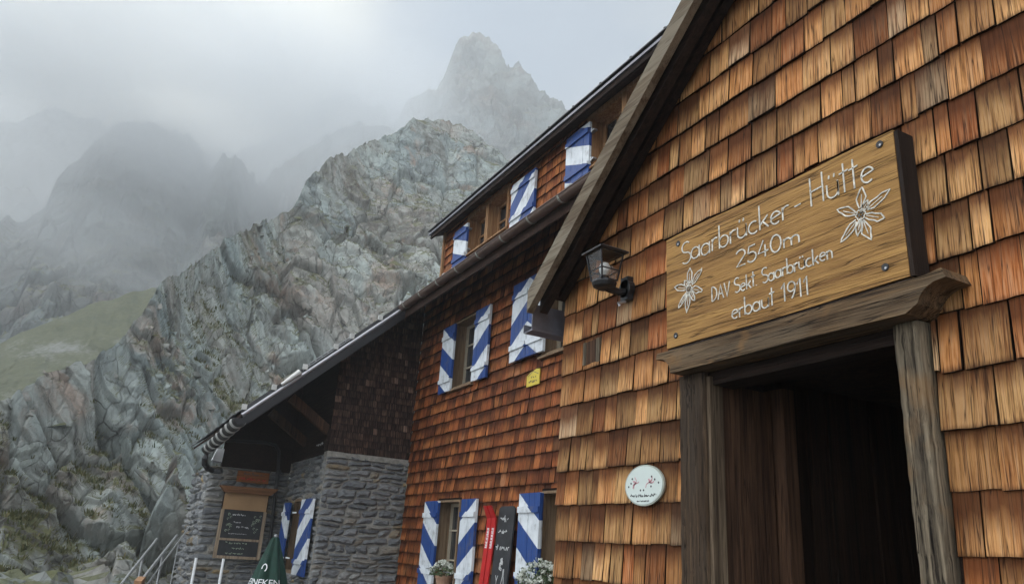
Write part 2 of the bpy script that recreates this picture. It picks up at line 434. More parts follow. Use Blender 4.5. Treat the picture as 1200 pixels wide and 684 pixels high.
M['leaf'] = plain("pot_leaf", (0.050, 0.085, 0.028), 0.6, 0, 0.4, 30)
M['petal'] = plain("white_petal", (0.66, 0.68, 0.60), 0.7, 0, 0.1, 40)
M['umbrella'] = plain("green_canvas", (0.004, 0.038, 0.024), 0.75, 0, 0.2, 14)
M['rail'] = plain("galvanised_rail", (0.42, 0.43, 0.44), 0.4, 0.7)
M['tip_wood'] = plain("raw_wood_end", (0.33, 0.175, 0.085), 0.8, 0, 0.2, 20)
M['blue_l'] = stripes("blue_white_falling_bands", 0.62, 0.315, 0.0)
M['blue_d'] = stripes("blue_white_single_band", 0.40, 0.27, 0.13)
M['blue_r'] = stripes("blue_white_steep_band", 0.85, 0.30, 0.03)
M['rock'] = rock_material("cliff_rock", 1.15, True, 1.3)
M['far_rock'] = rock_material("mountain_rock", 0.8, False, 0.62)
M['grass'] = grass_material()

# ------------------------------------------------------------------ mesh builder
class MB:
    def __init__(s):
        s.v, s.f, s.uv, s.col, s.mi = [], [], [], [], []
    def face(s, pts, uv=None, col=None, mi=0):
        i = len(s.v)
        s.v.extend(tuple(p) for p in pts)
        s.f.append(tuple(range(i, i + len(pts))))
        s.uv.append(uv or [(0, 0)] * len(pts))
        s.col.append(col or (0.5, 0.5, 0.5))
        s.mi.append(mi)
        return s
    def box(s, x0, x1, y0, y1, z0, z1, col=None, mi=0, uvf=None):
        a = [(x, y, z) for x in (x0, x1) for y in (y0, y1) for z in (z0, z1)]
        for q in ((0, 1, 3, 2), (4, 6, 7, 5), (0, 4, 5, 1), (2, 3, 7, 6), (0, 2, 6, 4), (1, 5, 7, 3)):
            p = [a[i] for i in q]
            s.face(p, [uvf(k) for k in p] if uvf else None, col, mi)
        return s
    def prism(s, poly, d, col=None, mi=0):
        """poly: 3-D points of one face, d: offset vector."""
        n = len(poly)
        q = [tuple(p[i] + d[i] for i in range(3)) for p in poly]
        s.face(list(reversed(poly)), None, col, mi); s.face(q, None, col, mi)
        for i in range(n):
            j = (i + 1) % n
            s.face([poly[i], poly[j], q[j], q[i]], None, col, mi)
        return s
    def bar(s, p, q, w, h, up=(0, 0, 1), mi=0):
        """rectangular bar from p to q, width w (sideways) and height h (along up)."""
        p, q = Vector(p), Vector(q)
        d = (q - p).normalized()
        side = d.cross(Vector(up)).normalized()
        u = side.cross(d).normalized()
        poly = [p + side * (a * w / 2) + u * (b_ * h / 2) for a, b_ in ((-1, -1), (1, -1), (1, 1), (-1, 1))]
        return s.prism([tuple(x) for x in poly], tuple(q - p), None, mi)
    def tube(s, pts, r, n=10, mi=0, cap=True, rs=None):
        pts = [Vector(p) for p in pts]
        rings = []
        ref = Vector((0.31, 0.17, 0.93))
        for i, p in enumerate(pts):
            d = (pts[min(i + 1, len(pts) - 1)] - pts[max(i - 1, 0)]).normalized()
            a = d.cross(ref).normalized()
            b_ = d.cross(a)
            rr = rs[i] if rs else r
            rings.append([p + (a * math.cos(2 * math.pi * k / n) + b_ * math.sin(2 * math.pi * k / n)) * rr for k in range(n)])
        for i in range(len(rings) - 1):
            for k in range(n):
                k2 = (k + 1) % n
                s.face([rings[i][k], rings[i][k2], rings[i + 1][k2], rings[i + 1][k]], None, None, mi)
        if cap:
            s.face(list(reversed(rings[0])), None, None, mi); s.face(rings[-1], None, None, mi)
        return s
    def lathe(s, c, prof, n=20, mi=0, wob=None):
        """prof: list of (radius, z) about the vertical axis through c."""
        R_ = []
        for (r, z) in prof:
            R_.append([(c[0] + (r * (wob(k / n) if wob else 1)) * math.cos(2 * math.pi * k / n),
                        c[1] + (r * (wob(k / n) if wob else 1)) * math.sin(2 * math.pi * k / n), c[2] + z) for k in range(n)])
        for i in range(len(R_) - 1):
            for k in range(n):
                k2 = (k + 1) % n
                s.face([R_[i][k], R_[i][k2], R_[i + 1][k2], R_[i + 1][k]], None, None, mi)
        return s
    def build(s, name, mats, parent=None, smooth=False, merge=False):
        me = bpy.data.meshes.new(name)
        off = Vector(parent_loc(parent)) if parent else Vector((0, 0, 0))
        me.from_pydata([(x - off.x, y - off.y, z - off.z) for x, y, z in s.v], [], s.f)
        if not isinstance(mats, (list, tuple)):
            mats = [mats]
        for m_ in mats:
            me.materials.append(m_)
        if len(mats) > 1:
            me.polygons.foreach_set('material_index', s.mi)
        ul = me.uv_layers.new(name="UVMap")
        ul.data.foreach_set('uv', np.array([c for f in s.uv for c in f], dtype=np.float32).ravel())
        ca = me.color_attributes.new("tint", 'FLOAT_COLOR', 'CORNER')
        cols = []
        for f, c in zip(s.f, s.col):
            cols.extend([(c[0], c[1], c[2], 1.0)] * len(f))
        ca.data.foreach_set('color', np.array(cols, dtype=np.float32).ravel())
        if merge:
            bm = bmesh.new(); bm.from_mesh(me)
            bmesh.ops.remove_doubles(bm, verts=bm.verts, dist=1e-5)
            bmesh.ops.recalc_face_normals(bm, faces=bm.faces)
            bm.to_mesh(me); bm.free()
        if smooth:
            me.polygons.foreach_set('use_smooth', [True] * len(me.polygons))
        o = bpy.data.objects.new(name, me)
        sc.collection.objects.link(o)
        if parent:
            o.parent = parent
        return o

def parent_loc(o):
    p = Vector((0, 0, 0))
    while o:
        p += o.location
        o = o.parent
    return p

def tag(o, label=None, cat=None, group=None, kind=None):
    for k, v in (('label', label), ('category', cat), ('group', group), ('kind', kind)):
        if v:
            o[k] = v
    return o

def thing(name, loc, label, cat, group=None):
    o = bpy.data.objects.new(name, None)
    o.empty_display_size = 0.2
    sc.collection.objects.link(o)
    o.location = loc
    return tag(o, label, cat, group)

def copy_tree(o, parent=None, shift=None):
    c = o.copy()
    sc.collection.objects.link(c)
    c.parent = parent
    if shift:
        c.location = Vector(o.location) + Vector(shift)
    for ch in list(o.children):
        copy_tree(ch, c)
    return c

def subtract(rects, hole):
    out = []
    hx0, hx1, hz0, hz1 = hole
    for (a, b_, c, d) in rects:
        if b_ <= hx0 or a >= hx1 or d <= hz0 or c >= hz1:
            out.append((a, b_, c, d)); continue
        if a < hx0: out.append((a, hx0, c, d))
        if b_ > hx1: out.append((hx1, b_, c, d))
        m0, m1 = max(a, hx0), min(b_, hx1)
        if c < hz0: out.append((m0, m1, c, hz0))
        if d > hz1: out.append((m0, m1, hz1, d))
    return out

def clip(poly, a, b_, c):
    """keep the side a*x + b*y <= c."""
    out = []
    for i in range(len(poly)):
        p, q = poly[i], poly[(i + 1) % len(poly)]
        fp, fq = a * p[0] + b_ * p[1] - c, a * q[0] + b_ * q[1] - c
        if fp <= 0: out.append(p)
        if (fp < 0 < fq) or (fq < 0 < fp):
            t = fp / (fp - fq)
            out.append((p[0] + t * (q[0] - p[0]), p[1] + t * (q[1] - p[1])))
    return out

def shingles(name, material, parent, O, U, Nn, u0, u1, v0, v1, course, wmin, wmax, holes=(), cuts=(), thick=0.020, sag=0.006, bright=(0.0, 1.0)):
    """One mesh of individually split shingles on a wall; O origin, U along the wall, Nn outwards."""
    mb = MB()
    O, U, Nn = Vector(O), Vector(U), Vector(Nn)
    Z = Vector((0, 0, 1))
    P3 = lambda u, v, d: O + U * u + Z * v + Nn * d
    nrow = int(math.ceil((v1 - v0) / course))
    for r in range(nrow):
        zb = v0 + r * course
        u = u0
        wav = [random.uniform(-sag, sag) for _ in range(40)]
        while u < u1 - 1e-4:
            w = min(random.triangular(wmin, wmax, wmin * 1.35 if random.random() < 0.6 else wmax * 0.7), u1 - u)
            if u1 - (u + w) < wmin * 0.6: w = u1 - u
            wi = (u - u0) / (u1 - u0) * 38
            wj = wav[int(wi)] * (1 - wi % 1) + wav[int(wi) + 1] * (wi % 1)
            gap = random.choice((0.002, 0.004, 0.006, 0.010))
            j = wj + random.uniform(-0.005, 0.005)
            tilt = random.uniform(-0.004, 0.004)
            th = thick * random.uniform(0.7, 1.35)
            tint = (random.random(), random.uniform(*bright), random.random())
            uo, vo = random.uniform(0, 40), 0.0
            rects = [(u + gap / 2, u + w - gap / 2, zb + j, zb + course + 0.012)]
            for h in holes:
                rects = subtract(rects, h)
            for (a, b_, c, d) in rects:
                if b_ - a < 0.004 or d - c < 0.006: continue
                nb = max(2, int((b_ - a) / 0.03))
                bot = [(a + (b_ - a) * k / nb, c + (random.uniform(-0.0025, 0.0025) if 0 < k < nb else 0) + tilt * (k / nb - 0.5)) for k in range(nb + 1)]
                poly = bot + [(b_, d), (a, d)]
                for cu in cuts:
                    poly = clip(poly, *cu)
                    if len(poly) < 3: break
                if len(poly) < 3: continue
                cup = random.uniform(-0.003, 0.004)
                def dep(p):
                    t = min(1, max(0, (p[1] - zb) / course))
                    s_ = (p[0] - a) / max(1e-6, b_ - a)
                    return 0.004 + th * (1 - t) + 0.004 * t + cup * (s_ - 0.5) * (1 - t)
                fr = [P3(p[0], p[1], dep(p)) for p in poly]
                uvs = [(p[0] - u + uo, p[1] - zb) for p in poly]
                mb.face(fr, uvs, tint)
                for k in range(len(poly)):
                    k2 = (k + 1) % len(poly)
                    pa, pb = poly[k], poly[k2]
                    if pa[1] > d - 0.001 and pb[1] > d - 0.001: continue
                    ua, ub = uvs[k], uvs[k2]
                    mb.face([P3(pa[0], pa[1], -0.004), P3(pb[0], pb[1], -0.004), fr[k2], fr[k]],
                            [(ua[0], 0.0), (ub[0], 0.0), (ub[0], 0.002), (ua[0], 0.002)], (tint[0], -0.42, tint[2]))  # edge faces near black: dark end grain plus painted course shadow line
            u += w
    o = mb.build(name, material, parent)
    # outward normals are guaranteed by winding along U x Z = Nn or its opposite
    return o

def stone_wall(name, parent, O, U, Nn, u0, u1, v0, v1, hmin=0.09, hmax=0.2, wmin=0.16, wmax=0.55, rag0=0.0, rag1=0.0, holes=()):
    """Rubble masonry: every stone a rough block in front of recessed mortar, one mesh."""
    mb = MB()
    O, U, Nn = Vector(O), Vector(U), Vector(Nn)
    Z = Vector((0, 0, 1))
    sd = random.uniform(0, 50)
    def P3(u, v, d):
        e = 1.0 if d > -0.2 else 0.0
        k_ = min(1, (v - v0) / 0.2, (v1 - v) / 0.12) if e else 0
        k_ = max(0, k_)
        dv = 0.018 * math.sin(u * 3.1 + v * 2.3 + sd) + 0.012 * math.sin(u * 9.3 - v * 13.7 + sd)
        du = 0.03 * math.sin(v * 9.1 + sd) + 0.02 * math.sin(v * 23 + u * 5 + sd)
        kk = max(0, min(1, (u - u0) / 0.15, (u1 - u) / 0.15))
        return tuple(O + U * (u + du * e * kk) + Z * (v + dv * k_) + Nn * d)
    for (a, b_, c, d) in [r_ for r_ in __import__('functools').reduce(subtract, holes, [(u0, u1, v0, v1)])]:
        for (x0, x1, y0, y1) in ((a, b_, c, d),):
            mb.prism([P3(x0, y0, -0.25), P3(x1, y0, -0.25), P3(x1, y1, -0.25), P3(x0, y1, -0.25)], tuple(Nn * 0.233), (0.5, 0.5, 0.5), 1)
    z = v0
    while z < v1 - 0.02:
        h = min(random.uniform(hmin, hmax), v1 - z)
        if v1 - z - h < hmin * 0.6: h = v1 - z
        u = u0 + random.uniform(-rag0, 0) - 0.0
        end = u1 + random.uniform(0, rag1)
        while u < end - 0.02:
            w = min(random.uniform(wmin, wmax), end - u)
            if end - u - w < wmin * 0.5: w = end - u
            g = random.uniform(0.001, 0.006)
            parts = [(u + g, u + w - g, z + g * 0.7, z + h - g * 0.7)]
            if random.random() < 0.22 and h > 0.12:
                sp_ = random.uniform(0.4, 0.6)
                parts = [(u + g, u + w - g, z + g * 0.7, z + h * sp_ - g * 0.5), (u + g, u + w - g, z + h * sp_ + g * 0.5, z + h - g * 0.7)]
            for q in parts:
                rr = [q] if holes else [(q[0] + random.uniform(-.006, .006), q[1] + random.uniform(-.006, .006), q[2] + random.uniform(-.004, .010), q[3] + random.uniform(-.012, .004))]
                for ho in holes:
                    rr = subtract(rr, ho)
                for (a, b_, c, d) in rr:
                    if b_ - a < 0.03 or d - c < 0.02: continue
                    tint = (random.betavariate(1.3, 2.1), random.random(), random.random())
                    nu, nv = max(3, int((b_ - a) / 0.05)), max(3, int((d - c) / 0.04))
                    dpt = random.uniform(0.014, 0.046)
                    slx, sly = random.uniform(-0.03, 0.03), random.uniform(-0.03, 0.02)
                    grid = []
                    for jv in range(nv + 1):
                        row = []
                        for iu in range(nu + 1):
                            s_, t_ = iu / nu, jv / nv
                            e = min(s_, 1 - s_) * (b_ - a), min(t_, 1 - t_) * (d - c)
                            ed = min(1, min(e) / 0.012)
                            dd = -0.02 + (dpt + 0.02 + slx * (s_ - .5) + sly * (t_ - .5)) * ed ** 0.6
                            if ed > 0: dd += random.uniform(-0.010, 0.010)
                            jx = random.uniform(-0.008, 0.008) if 0 < s_ < 1 else random.uniform(-0.006, 0.006)
                            jz = random.uniform(-0.006, 0.006)
                            row.append(P3(a + s_ * (b_ - a) + jx, c + t_ * (d - c) + jz, dd))
                        grid.append(row)
                    for jv in range(nv):
                        for iu in range(nu):
                            mb.face([grid[jv][iu], grid[jv][iu + 1], grid[jv + 1][iu + 1], grid[jv + 1][iu]], None, tint)
            u += w
        z += h
    return mb.build(name, [M['stone'], M['mortar']], parent, merge=True)

# strokes for lettering ----------------------------------------------------------
def arc(cx, cy, rx, ry, a0, a1, n=14):
    return [(cx + rx * math.cos(R(a0 + (a1 - a0) * i / n)), cy + ry * math.sin(R(a0 + (a1 - a0) * i / n))) for i in range(n + 1)]
GL = {
 'S': (0.52, [arc(.27, .75, .23, .24, 40, 270) + arc(.27, .25, .25, .25, 90, -140)]),
 'a': (0.54, [arc(.24, .25, .22, .25, 30, 330), [(.46, .52), (.46, 0)]]),
 'r': (0.36, [[(.06, .52), (.06, 0)], arc(.24, .32, .18, .2, 180, 60)]),
 'b': (0.54, [[(.06, 1.02), (.06, 0)], arc(.28, .25, .22, .25, 150, -150)]),
 'ü': (0.52, [[(.05, .5), (.05, .2)] + arc(.25, .2, .2, .2, 180, 360) + [(.45, .52)], [(.45, .5), (.45, 0)], [(.14, .68), (.16, .80)], [(.33, .68), (.35, .80)]]),
 'u': (0.52, [[(.05, .5), (.05, .2)] + arc(.25, .2, .2, .2, 180, 360) + [(.45, .52)], [(.45, .5), (.45, 0)]]),
 'c': (0.48, [arc(.27, .25, .23, .25, 55, 310)]),
 'k': (0.48, [[(.06, 1.02), (.06, 0)], [(.42, .5), (.08, .2)], [(.2, .3), (.44, 0)]]),
 'e': (0.50, [[(.05, .26), (.46, .34)] + arc(.27, .26, .21, .25, 20, 310)]),
 '-': (0.42, [[(.05, .38), (.34, .40)]]),
 'H': (0.62, [[(.06, 1.0), (.06, 0)], [(.52, 1.04), (.52, 0)], [(.06, .5), (.52, .54)]]),
 't': (0.34, [[(.15, 1.0), (.15, .0)], [(0, .68), (.32, .72)]]),
 '2': (0.54, [arc(.26, .72, .22, .26, 160, -30) + [(.04, 0), (.48, .02)]]),
 '5': (0.52, [[(.44, .98), (.14, .96), (.08, .56)] + arc(.24, .30, .22, .30, 120, -150)]),
 '4': (0.58, [[(.30, 1.0), (.04, .30), (.52, .33)], [(.37, .72), (.36, 0)]]),
 '0': (0.56, [arc(.27, .5, .23, .5, 0, 360, 20)]),
 'm': (0.76, [[(.06, .52), (.06, 0)], arc(.22, .3, .16, .2, 180, 0) + [(.38, 0)], arc(.54, .3, .16, .2, 180, 0) + [(.70, 0)]]),
 'n': (0.48, [[(.06, .52), (.06, 0)], arc(.22, .3, .17, .2, 180, 0) + [(.39, 0)]]),
 'D': (0.60, [[(.06, 1), (.06, 0)], [(.06, 1)] + arc(.1, .5, .42, .5, 85, -85) + [(.06, 0)]]),
 'A': (0.60, [[(.02, 0), (.28, 1), (.54, 0)], [(.12, .38), (.45, .38)]]),
 'V': (0.58, [[(.02, 1), (.27, 0), (.52, 1)]]),
 '.': (0.18, [[(.06, .0), (.07, .05)]]),
 ' ': (0.34, []),
 '1': (0.36, [[(.04, .72), (.22, 1), (.22, 0)]]),
 '9': (0.54, [arc(.26, .72, .21, .26, 0, 360, 18), arc(-.1, .72, .57, .8, 0, -52)]),
}
def ribbon(mb, pts, w, P3, d=0.003, mi=0):
    """flat raised stroke following 2-D points."""
    n = len(pts)
    L, Rr = [], []
    for i in range(n):
        a, b_ = pts[max(0, i - 1)], pts[min(n - 1, i + 1)]
        dx, dy = b_[0] - a[0], b_[1] - a[1]
        q = math.hypot(dx, dy) or 1
        nx, ny = -dy / q * w / 2, dx / q * w / 2
        L.append((pts[i][0] + nx, pts[i][1] + ny)); Rr.append((pts[i][0] - nx, pts[i][1] - ny))
    for i in range(n - 1):
        mb.face([P3(*Rr[i], d), P3(*Rr[i + 1], d), P3(*L[i + 1], d), P3(*L[i], d)], None, None, mi)
        mb.face([P3(*Rr[i], 0), P3(*Rr[i + 1], 0), P3(*Rr[i + 1], d), P3(*Rr[i], d)], None, None, mi)
        mb.face([P3(*L[i], 0), P3(*L[i + 1], 0), P3(*L[i + 1], d), P3(*L[i], d)], None, None, mi)

def write(mb, text, x0, x1, y, h, w, P3, dy=0.0, jit=0.0, d=0.003, mi=0):
    tot = sum(GL[c][0] for c in text)
    sx = (x1 - x0) / tot
    x = x0
    for c in text:
        adv, st = GL[c]
        yy = y + dy * (x - x0) / (x1 - x0) + random.uniform(-jit, jit)
        for s_ in st:
            ribbon(mb, [(x + p[0] * sx, yy + p[1] * h) for p in s_], w, P3, d, mi)
        x += adv * sx

def scribble(mb, x0, x1, y, h, w, P3, d=0.002, mi=0):
    """illegible chalk handwriting"""
    x = x0
    while x < x1:
        n = random.randint(2, 5)
        pts = []
        for k in range(n * 3):
            pts.append((x, y + random.choice((0, .3, .55, .9 if random.random() < .3 else .5)) * h))
            x += h * random.uniform(0.10, 0.24)
            if x > x1: break
        if len(pts) > 1: ribbon(mb, pts, w, P3, d, mi)
        x += h * random.uniform(0.2, 0.5)

# ================================================================== TERRAIN
def h3(ix, iy, iz, k):
    x = (ix.astype(np.int64) * 73856093) ^ (iy.astype(np.int64) * 19349663) ^ (iz.astype(np.int64) * 83492791) ^ (k * 2654435761)
    x = (x ^ (x >> 13)) * 1274126177 & 0x7fffffff
    x = (x ^ (x >> 15)) * 668265263 & 0x7fffffff
    return ((x ^ (x >> 11)) & 0xffffff).astype(np.float32) / 16777215.0

def worley(P):
    """nearest seed: returns cell hash tuple, F2-F1, offset to seed."""
    b = np.floor(P).astype(np.int64)
    n = len(P)
    f1 = np.full(n, 9.0, np.float32); f2 = np.full(n, 9.0, np.float32)
    off = np.zeros((n, 3), np.float32); cid = np.zeros((n, 3), np.int64)
    for dx in (-1, 0, 1):
        for dy in (-1, 0, 1):
            for dz in (-1, 0, 1):
                c = b + np.array([dx, dy, dz])
                s = np.stack([c[:, i] + h3(c[:, 0], c[:, 1], c[:, 2], i + 1) for i in range(3)], 1)
                o = (P - s).astype(np.float32)
                d = np.sqrt((o ** 2).sum(1))
                m = d < f1
                f2 = np.where(m, f1, np.minimum(f2, d))
                f1 = np.where(m, d, f1)
                off[m] = o[m]; cid[m] = c[m]
    return cid, f2 - f1, off

def vnoise(P, k=0):
    b = np.floor(P).astype(np.int64)
    f = P - b
    f = f * f * (3 - 2 * f)
    r = 0
    for dx in (0, 1):
        for dy in (0, 1):
            for dz in (0, 1):
                w = (f[:, 0] if dx else 1 - f[:, 0]) * (f[:, 1] if dy else 1 - f[:, 1]) * (f[:, 2] if dz else 1 - f[:, 2])
                r = r + w * h3(b[:, 0] + dx, b[:, 1] + dy, b[:, 2] + dz, 17 + k)
    return r

def fbm(P, octv=5, k=0, gain=0.5):
    a, s, r = 1.0, 0.0, 0.0
    for i in range(octv):
        r = r + a * vnoise(P * 2.03 ** i + i * 7.3, k + i)
        s += a; a *= gain
    return r / s

# bedding frame of the rock: slabs dip steeply
BED = np.array(Matrix.Rotation(R(24), 3, 'Y') @ Matrix.Rotation(R(-18), 3, 'X'))

def mountain(name, table, r0t, r1t, nphi, nt, phi_rng, e0t, blocks, amp_noise, shape, material, rough_sil=0.0, label_kind='structure', back=0.35, jag=(1.2, 0.5)):
    """A real massif in polar form about the hut: foot at distance r0, crest at r1, falling away behind.
    table: (bearing, crest elevation) in degrees; blocks: fractured-rock scales (size, depth)."""
    tb = np.array(sorted(table))
    phi = np.linspace(phi_rng[0], phi_rng[1], nphi)
    et = np.interp(phi, tb[:, 0], tb[:, 1])
    ip = lambda t, x: np.interp(x, np.array(sorted(t))[:, 0], np.array(sorted(t))[:, 1])
    pj = np.stack([phi * jag[0], np.zeros_like(phi), np.zeros_like(phi) + 3.3], 1)
    et = et + jag[1] * ((1 - 2 * np.abs(fbm(pj, 5, 90, 0.5) - 0.5) * 2.2) - 0.45) 
    r0, r1, e0 = ip(r0t, phi), ip(r1t, phi), ip(e0t, phi)
    nb = max(6, nt // 10)
    T = np.concatenate([np.linspace(0, 1, nt), 1 + np.linspace(0.04, 1, nb) ** 1.5])
    PH, TT = np.meshgrid(phi, T, indexing='ij')
    rr = r0[:, None] + (r1 - r0)[:, None] * TT
    # ledges: elevation climbs in irregular steps
    base = np.stack([PH.ravel() * 0.16, TT.ravel() * 3.2, np.zeros(PH.size)], 1)
    warp = (fbm(base, 4, 3).reshape(PH.shape) - 0.5)
    tc_ = np.clip(TT, 0, 1)
    hh = np.clip(tc_ ** shape + 0.22 * warp * np.sin(np.pi * tc_), 0, 1.0)
    hh = np.where(TT >= 1, 1.0, hh)
    el = np.radians(e0[:, None] + (et - e0)[:, None] * hh)
    z = rr * np.tan(el)
    beh = np.clip(TT - 1, 0, None)
    zc = (r1 * np.tan(np.radians(et)))[:, None]
    z = np.where(TT > 1, zc - beh * (r1 - r0)[:, None] * back * 2.6 - 0.0 * zc, z)
    dx, dy = -np.sin(np.radians(PH)), np.cos(np.radians(PH))
    P = np.stack([dx * rr, dy * rr, z], -1).reshape(-1, 3)
    # displacement direction: outwards from the slope
    n0 = np.stack([-dx * 0.72, -dy * 0.72, np.full_like(dx, 0.69)], -1).reshape(-1, 3)
    fade = np.clip(1.15 - beh.ravel() * 0.4, 0.3, 1)
    cr_ = np.clip((TT.ravel() - 0.72) / 0.28, 0, 1)
    D = np.zeros(len(P)); crack = np.zeros(len(P)); tint = np.zeros((len(P), 3))
    wr = np.stack([fbm(P * (0.9 / blocks[0][0]) + 31 * i, 3, 40 + i) - 0.5 for i in range(3)], 1)
    for i, (sz, dep) in enumerate(blocks):
        Q = (P + wr * sz * 0.28) @ BED / sz * np.array([1.15, 1.0, 0.70]) + 13.1 * i
        cid, gap, off = worley(Q)
        h = lambda k: h3(cid[:, 0], cid[:, 1], cid[:, 2], 50 + k + 10 * i) - 0.5
        kf = (1 - cr_ * (0.85, 0.65, 0.5, 0.4)[i]) * dep
        D += kf * (h(0) * 0.8 + (off[:, 0] * h(1) + off[:, 1] * h(2) + off[:, 2] * h(3)) * 2.6)
        cm = np.clip(1 - gap / 0.055, 0, 1)
        D -= kf * 0.6 * cm
        crack = np.maximum(crack, cm * (0.9 if i < 2 else 0.6))
        if i == 0: tint[:, 2] = h(6) + 0.5; tint[:, 0] = 0; big0 = h(7)
        if i == min(1, len(blocks) - 1): tint[:, 0] = np.clip(0.5 + 0.55 * (h(5)) + 0.65 * big0, 0, 1)
    D += amp_noise * (1 - 0.6 * cr_) * (fbm(P / (blocks[0][0] * 0.8), 5, 70, 0.55) - 0.5) * 2
    bd = (P + wr * blocks[0][0] * 0.5) @ BED
    saw = (bd[:, 0] / (blocks[0][0] * 0.16)) % 1.0
    D += blocks[1][1] * 0.30 * (saw - 0.5)
    P = P + n0 * (D * fade)[:, None]
    tint[:, 1] = np.clip(crack, 0, 1) * 0.55
    ni, nj = PH.shape
    idx = np.arange(ni * nj).reshape(ni, nj)
    F = np.stack([idx[:-1, :-1], idx[:-1, 1:], idx[1:, 1:], idx[1:, :-1]], -1).reshape(-1, 4)
    me = bpy.data.meshes.new(name)
    me.vertices.add(len(P)); me.vertices.foreach_set('co', P.astype(np.float32).ravel())
    me.loops.add(F.size); me.loops.foreach_set('vertex_index', F.ravel().astype(np.int32))
    me.polygons.add(len(F)); me.polygons.foreach_set('loop_start', np.arange(0, F.size, 4, dtype=np.int32))
    me.update(calc_edges=True)
    ca = me.color_attributes.new("tint", 'FLOAT_COLOR', 'POINT')
    ca.data.foreach_set('color', np.concatenate([tint, np.ones((len(P), 1))], 1).astype(np.float32).ravel())
    me.materials.append(material)
    o = bpy.data.objects.new(name, me)
    sc.collection.objects.link(o)
    o['kind'] = label_kind
    return o

# ground: one sheet to the horizon
g = MB()
g.face([(-600, -600, -1.62), (600, -600, -1.62), (600, 600, -1.62), (-600, 600, -1.62)])
m, n, l, b = mat("ground_gravel")
t = n.new("ShaderNodeTexCoord")
c = ramp(n, l, noise(n, l, t.outputs['Object'], 1.5, 8, 0.7), [(0.3, (0.06, 0.06, 0.055)), (0.7, (0.16, 0.155, 0.145))])
l.new(c, b.inputs['Base Color']); b.inputs['Roughness'].default_value = 0.95
bump(n, l, b, noise(n, l, t.outputs['Object'], 14, 6, 0.7), 0.8, 0.05)
o = g.build('ground', m); o['kind'] = 'structure'

near_t = [(106, 0.5), (103.3, 1.43), (99.52, 4.82), (96.52, 6.84), (95.06, 8.55), (92.52, 10.4), (90.79, 12.05), (89.64, 14.22), (89.07, 16.26), (87.03, 18.2), (85.43, 19.82), (83.37, 21.42), (80.86, 23.3), (80.32, 25.02), (78.81, 27.24), (76.57, 28.5), (74.25, 29.61), (72.6, 30.78), (70.85, 31.5), (69.38, 31.6), (67.59, 31.03), (65.87, 30.24), (64.3, 29.28), (63.11, 28.21), (59.77, 27.42), (54.68, 25.92), (49.15, 22.04), (42, 17)]
cliff = mountain('cliff', near_t, [(42, 33), (60, 29), (70, 26.5), (78, 24), (83, 20.5), (87, 18.5), (106, 17)],
         [(42, 60), (55, 63), (63, 65), (69, 65), (75, 58), (80, 48), (85, 36), (89, 27.5), (92, 24), (96, 22), (106, 20.5)],
         820, 640, (106, 44), [(42, -4.5), (106, -8.0)], [(6.8, 1.25), (2.5, 0.48), (0.9, 0.14), (0.34, 0.045)], 0.35, 0.86, M['rock'], jag=(0.8, 0.22))
grass_t = [(108, 3), (104.43, 5.52), (100.96, 7.14), (97.4, 10.37), (95.0, 12.37), (92.83, 13.99), (90.68, 15.2), (88.35, 16.1), (82.63, 17.47), (76.36, 18.44)]
mountain('grass_slope', grass_t, [(70, 66), (110, 60)], [(70, 150), (110, 120)], 300, 160, (108, 76), [(70, 0), (110, 0)],
         [(9, 0.35), (3, 0.18)], 0.9, 1.0, M['grass'], jag=(0.6, 0.2))
left_t = [(112, 12), (106.67, 13.4), (103.1, 15.01), (99.29, 17.68), (98.53, 18.47), (97.06, 19.59), (97.0, 21.02), (95.99, 22.51), (95.34, 24.17), (94.51, 25.3), (93.05, 26.34), (91.63, 26.58), (90.12, 26.59), (88.69, 25.77), (87.48, 24.55), (86.65, 25.61), (85.81, 25.56), (83.96, 24.42), (82.25, 25.71), (81.19, 27.17), (79.71, 28.39), (78.18, 29.6), (76.8, 29.84), (71.11, 30.0), (63.63, 28)]
mountain('left_mountain', left_t, [(60, 125), (112, 120)], [(60, 270), (82, 265), (85.8, 215), (86.8, 215), (88, 235), (98, 220), (112, 200)], 520, 360, (112, 64), [(60, 4), (112, 4)],
         [(22, 4.0), (8, 2.0), (3.0, 0.8)], 3.5, 0.9, M['far_rock'], jag=(0.5, 1.0))
mist_t = [(114, 15), (108.61, 19.83), (100.89, 23.43), (99.74, 24.69), (98.43, 25.56), (96.28, 25.61), (93.38, 25.36), (88.63, 25.48), (84.51, 26.8), (82.11, 28.4), (80.97, 30.0), (79.94, 31.2), (77.2, 32.2), (73.93, 31.0), (71.45, 29.5), (66, 27)]
mountain('misty_ridge', mist_t, [(60, 300), (114, 290)], [(60, 420), (114, 400)], 400, 220, (114, 66), [(60, 8), (114, 8)],
         [(30, 8.0), (10, 3.0)], 4.0, 0.9, M['far_rock'], jag=(0.3, 0.8))
peak_t = [(82, 19), (78.46, 23.25), (75.11, 28.23), (73.45, 31.6), (72.5, 32.65), (70.6, 33.5), (69.99, 34.61), (69.58, 36.04), (69.08, 36.98), (68.05, 37.44), (66.52, 37.69), (65.83, 37.16), (64.79, 36.16), (64.12, 35.61), (63.36, 35.77), (62.36, 34.8), (61.52, 33.8), (60.93, 34.07), (59.76, 33.68), (58.59, 33.04), (56.29, 31.59), (51.88, 29.05), (47.73, 25.78), (42, 20)]
mountain('rocky_peak', peak_t, [(40, 170), (82, 170)], [(40, 330), (58, 345), (67, 360), (82, 330)], 460, 340, (82, 42), [(40, 5), (82, 5)],
         [(26, 6.0), (9, 2.6), (3.5, 0.9)], 3.0, 0.9, M['far_rock'], jag=(0.45, 0.7))

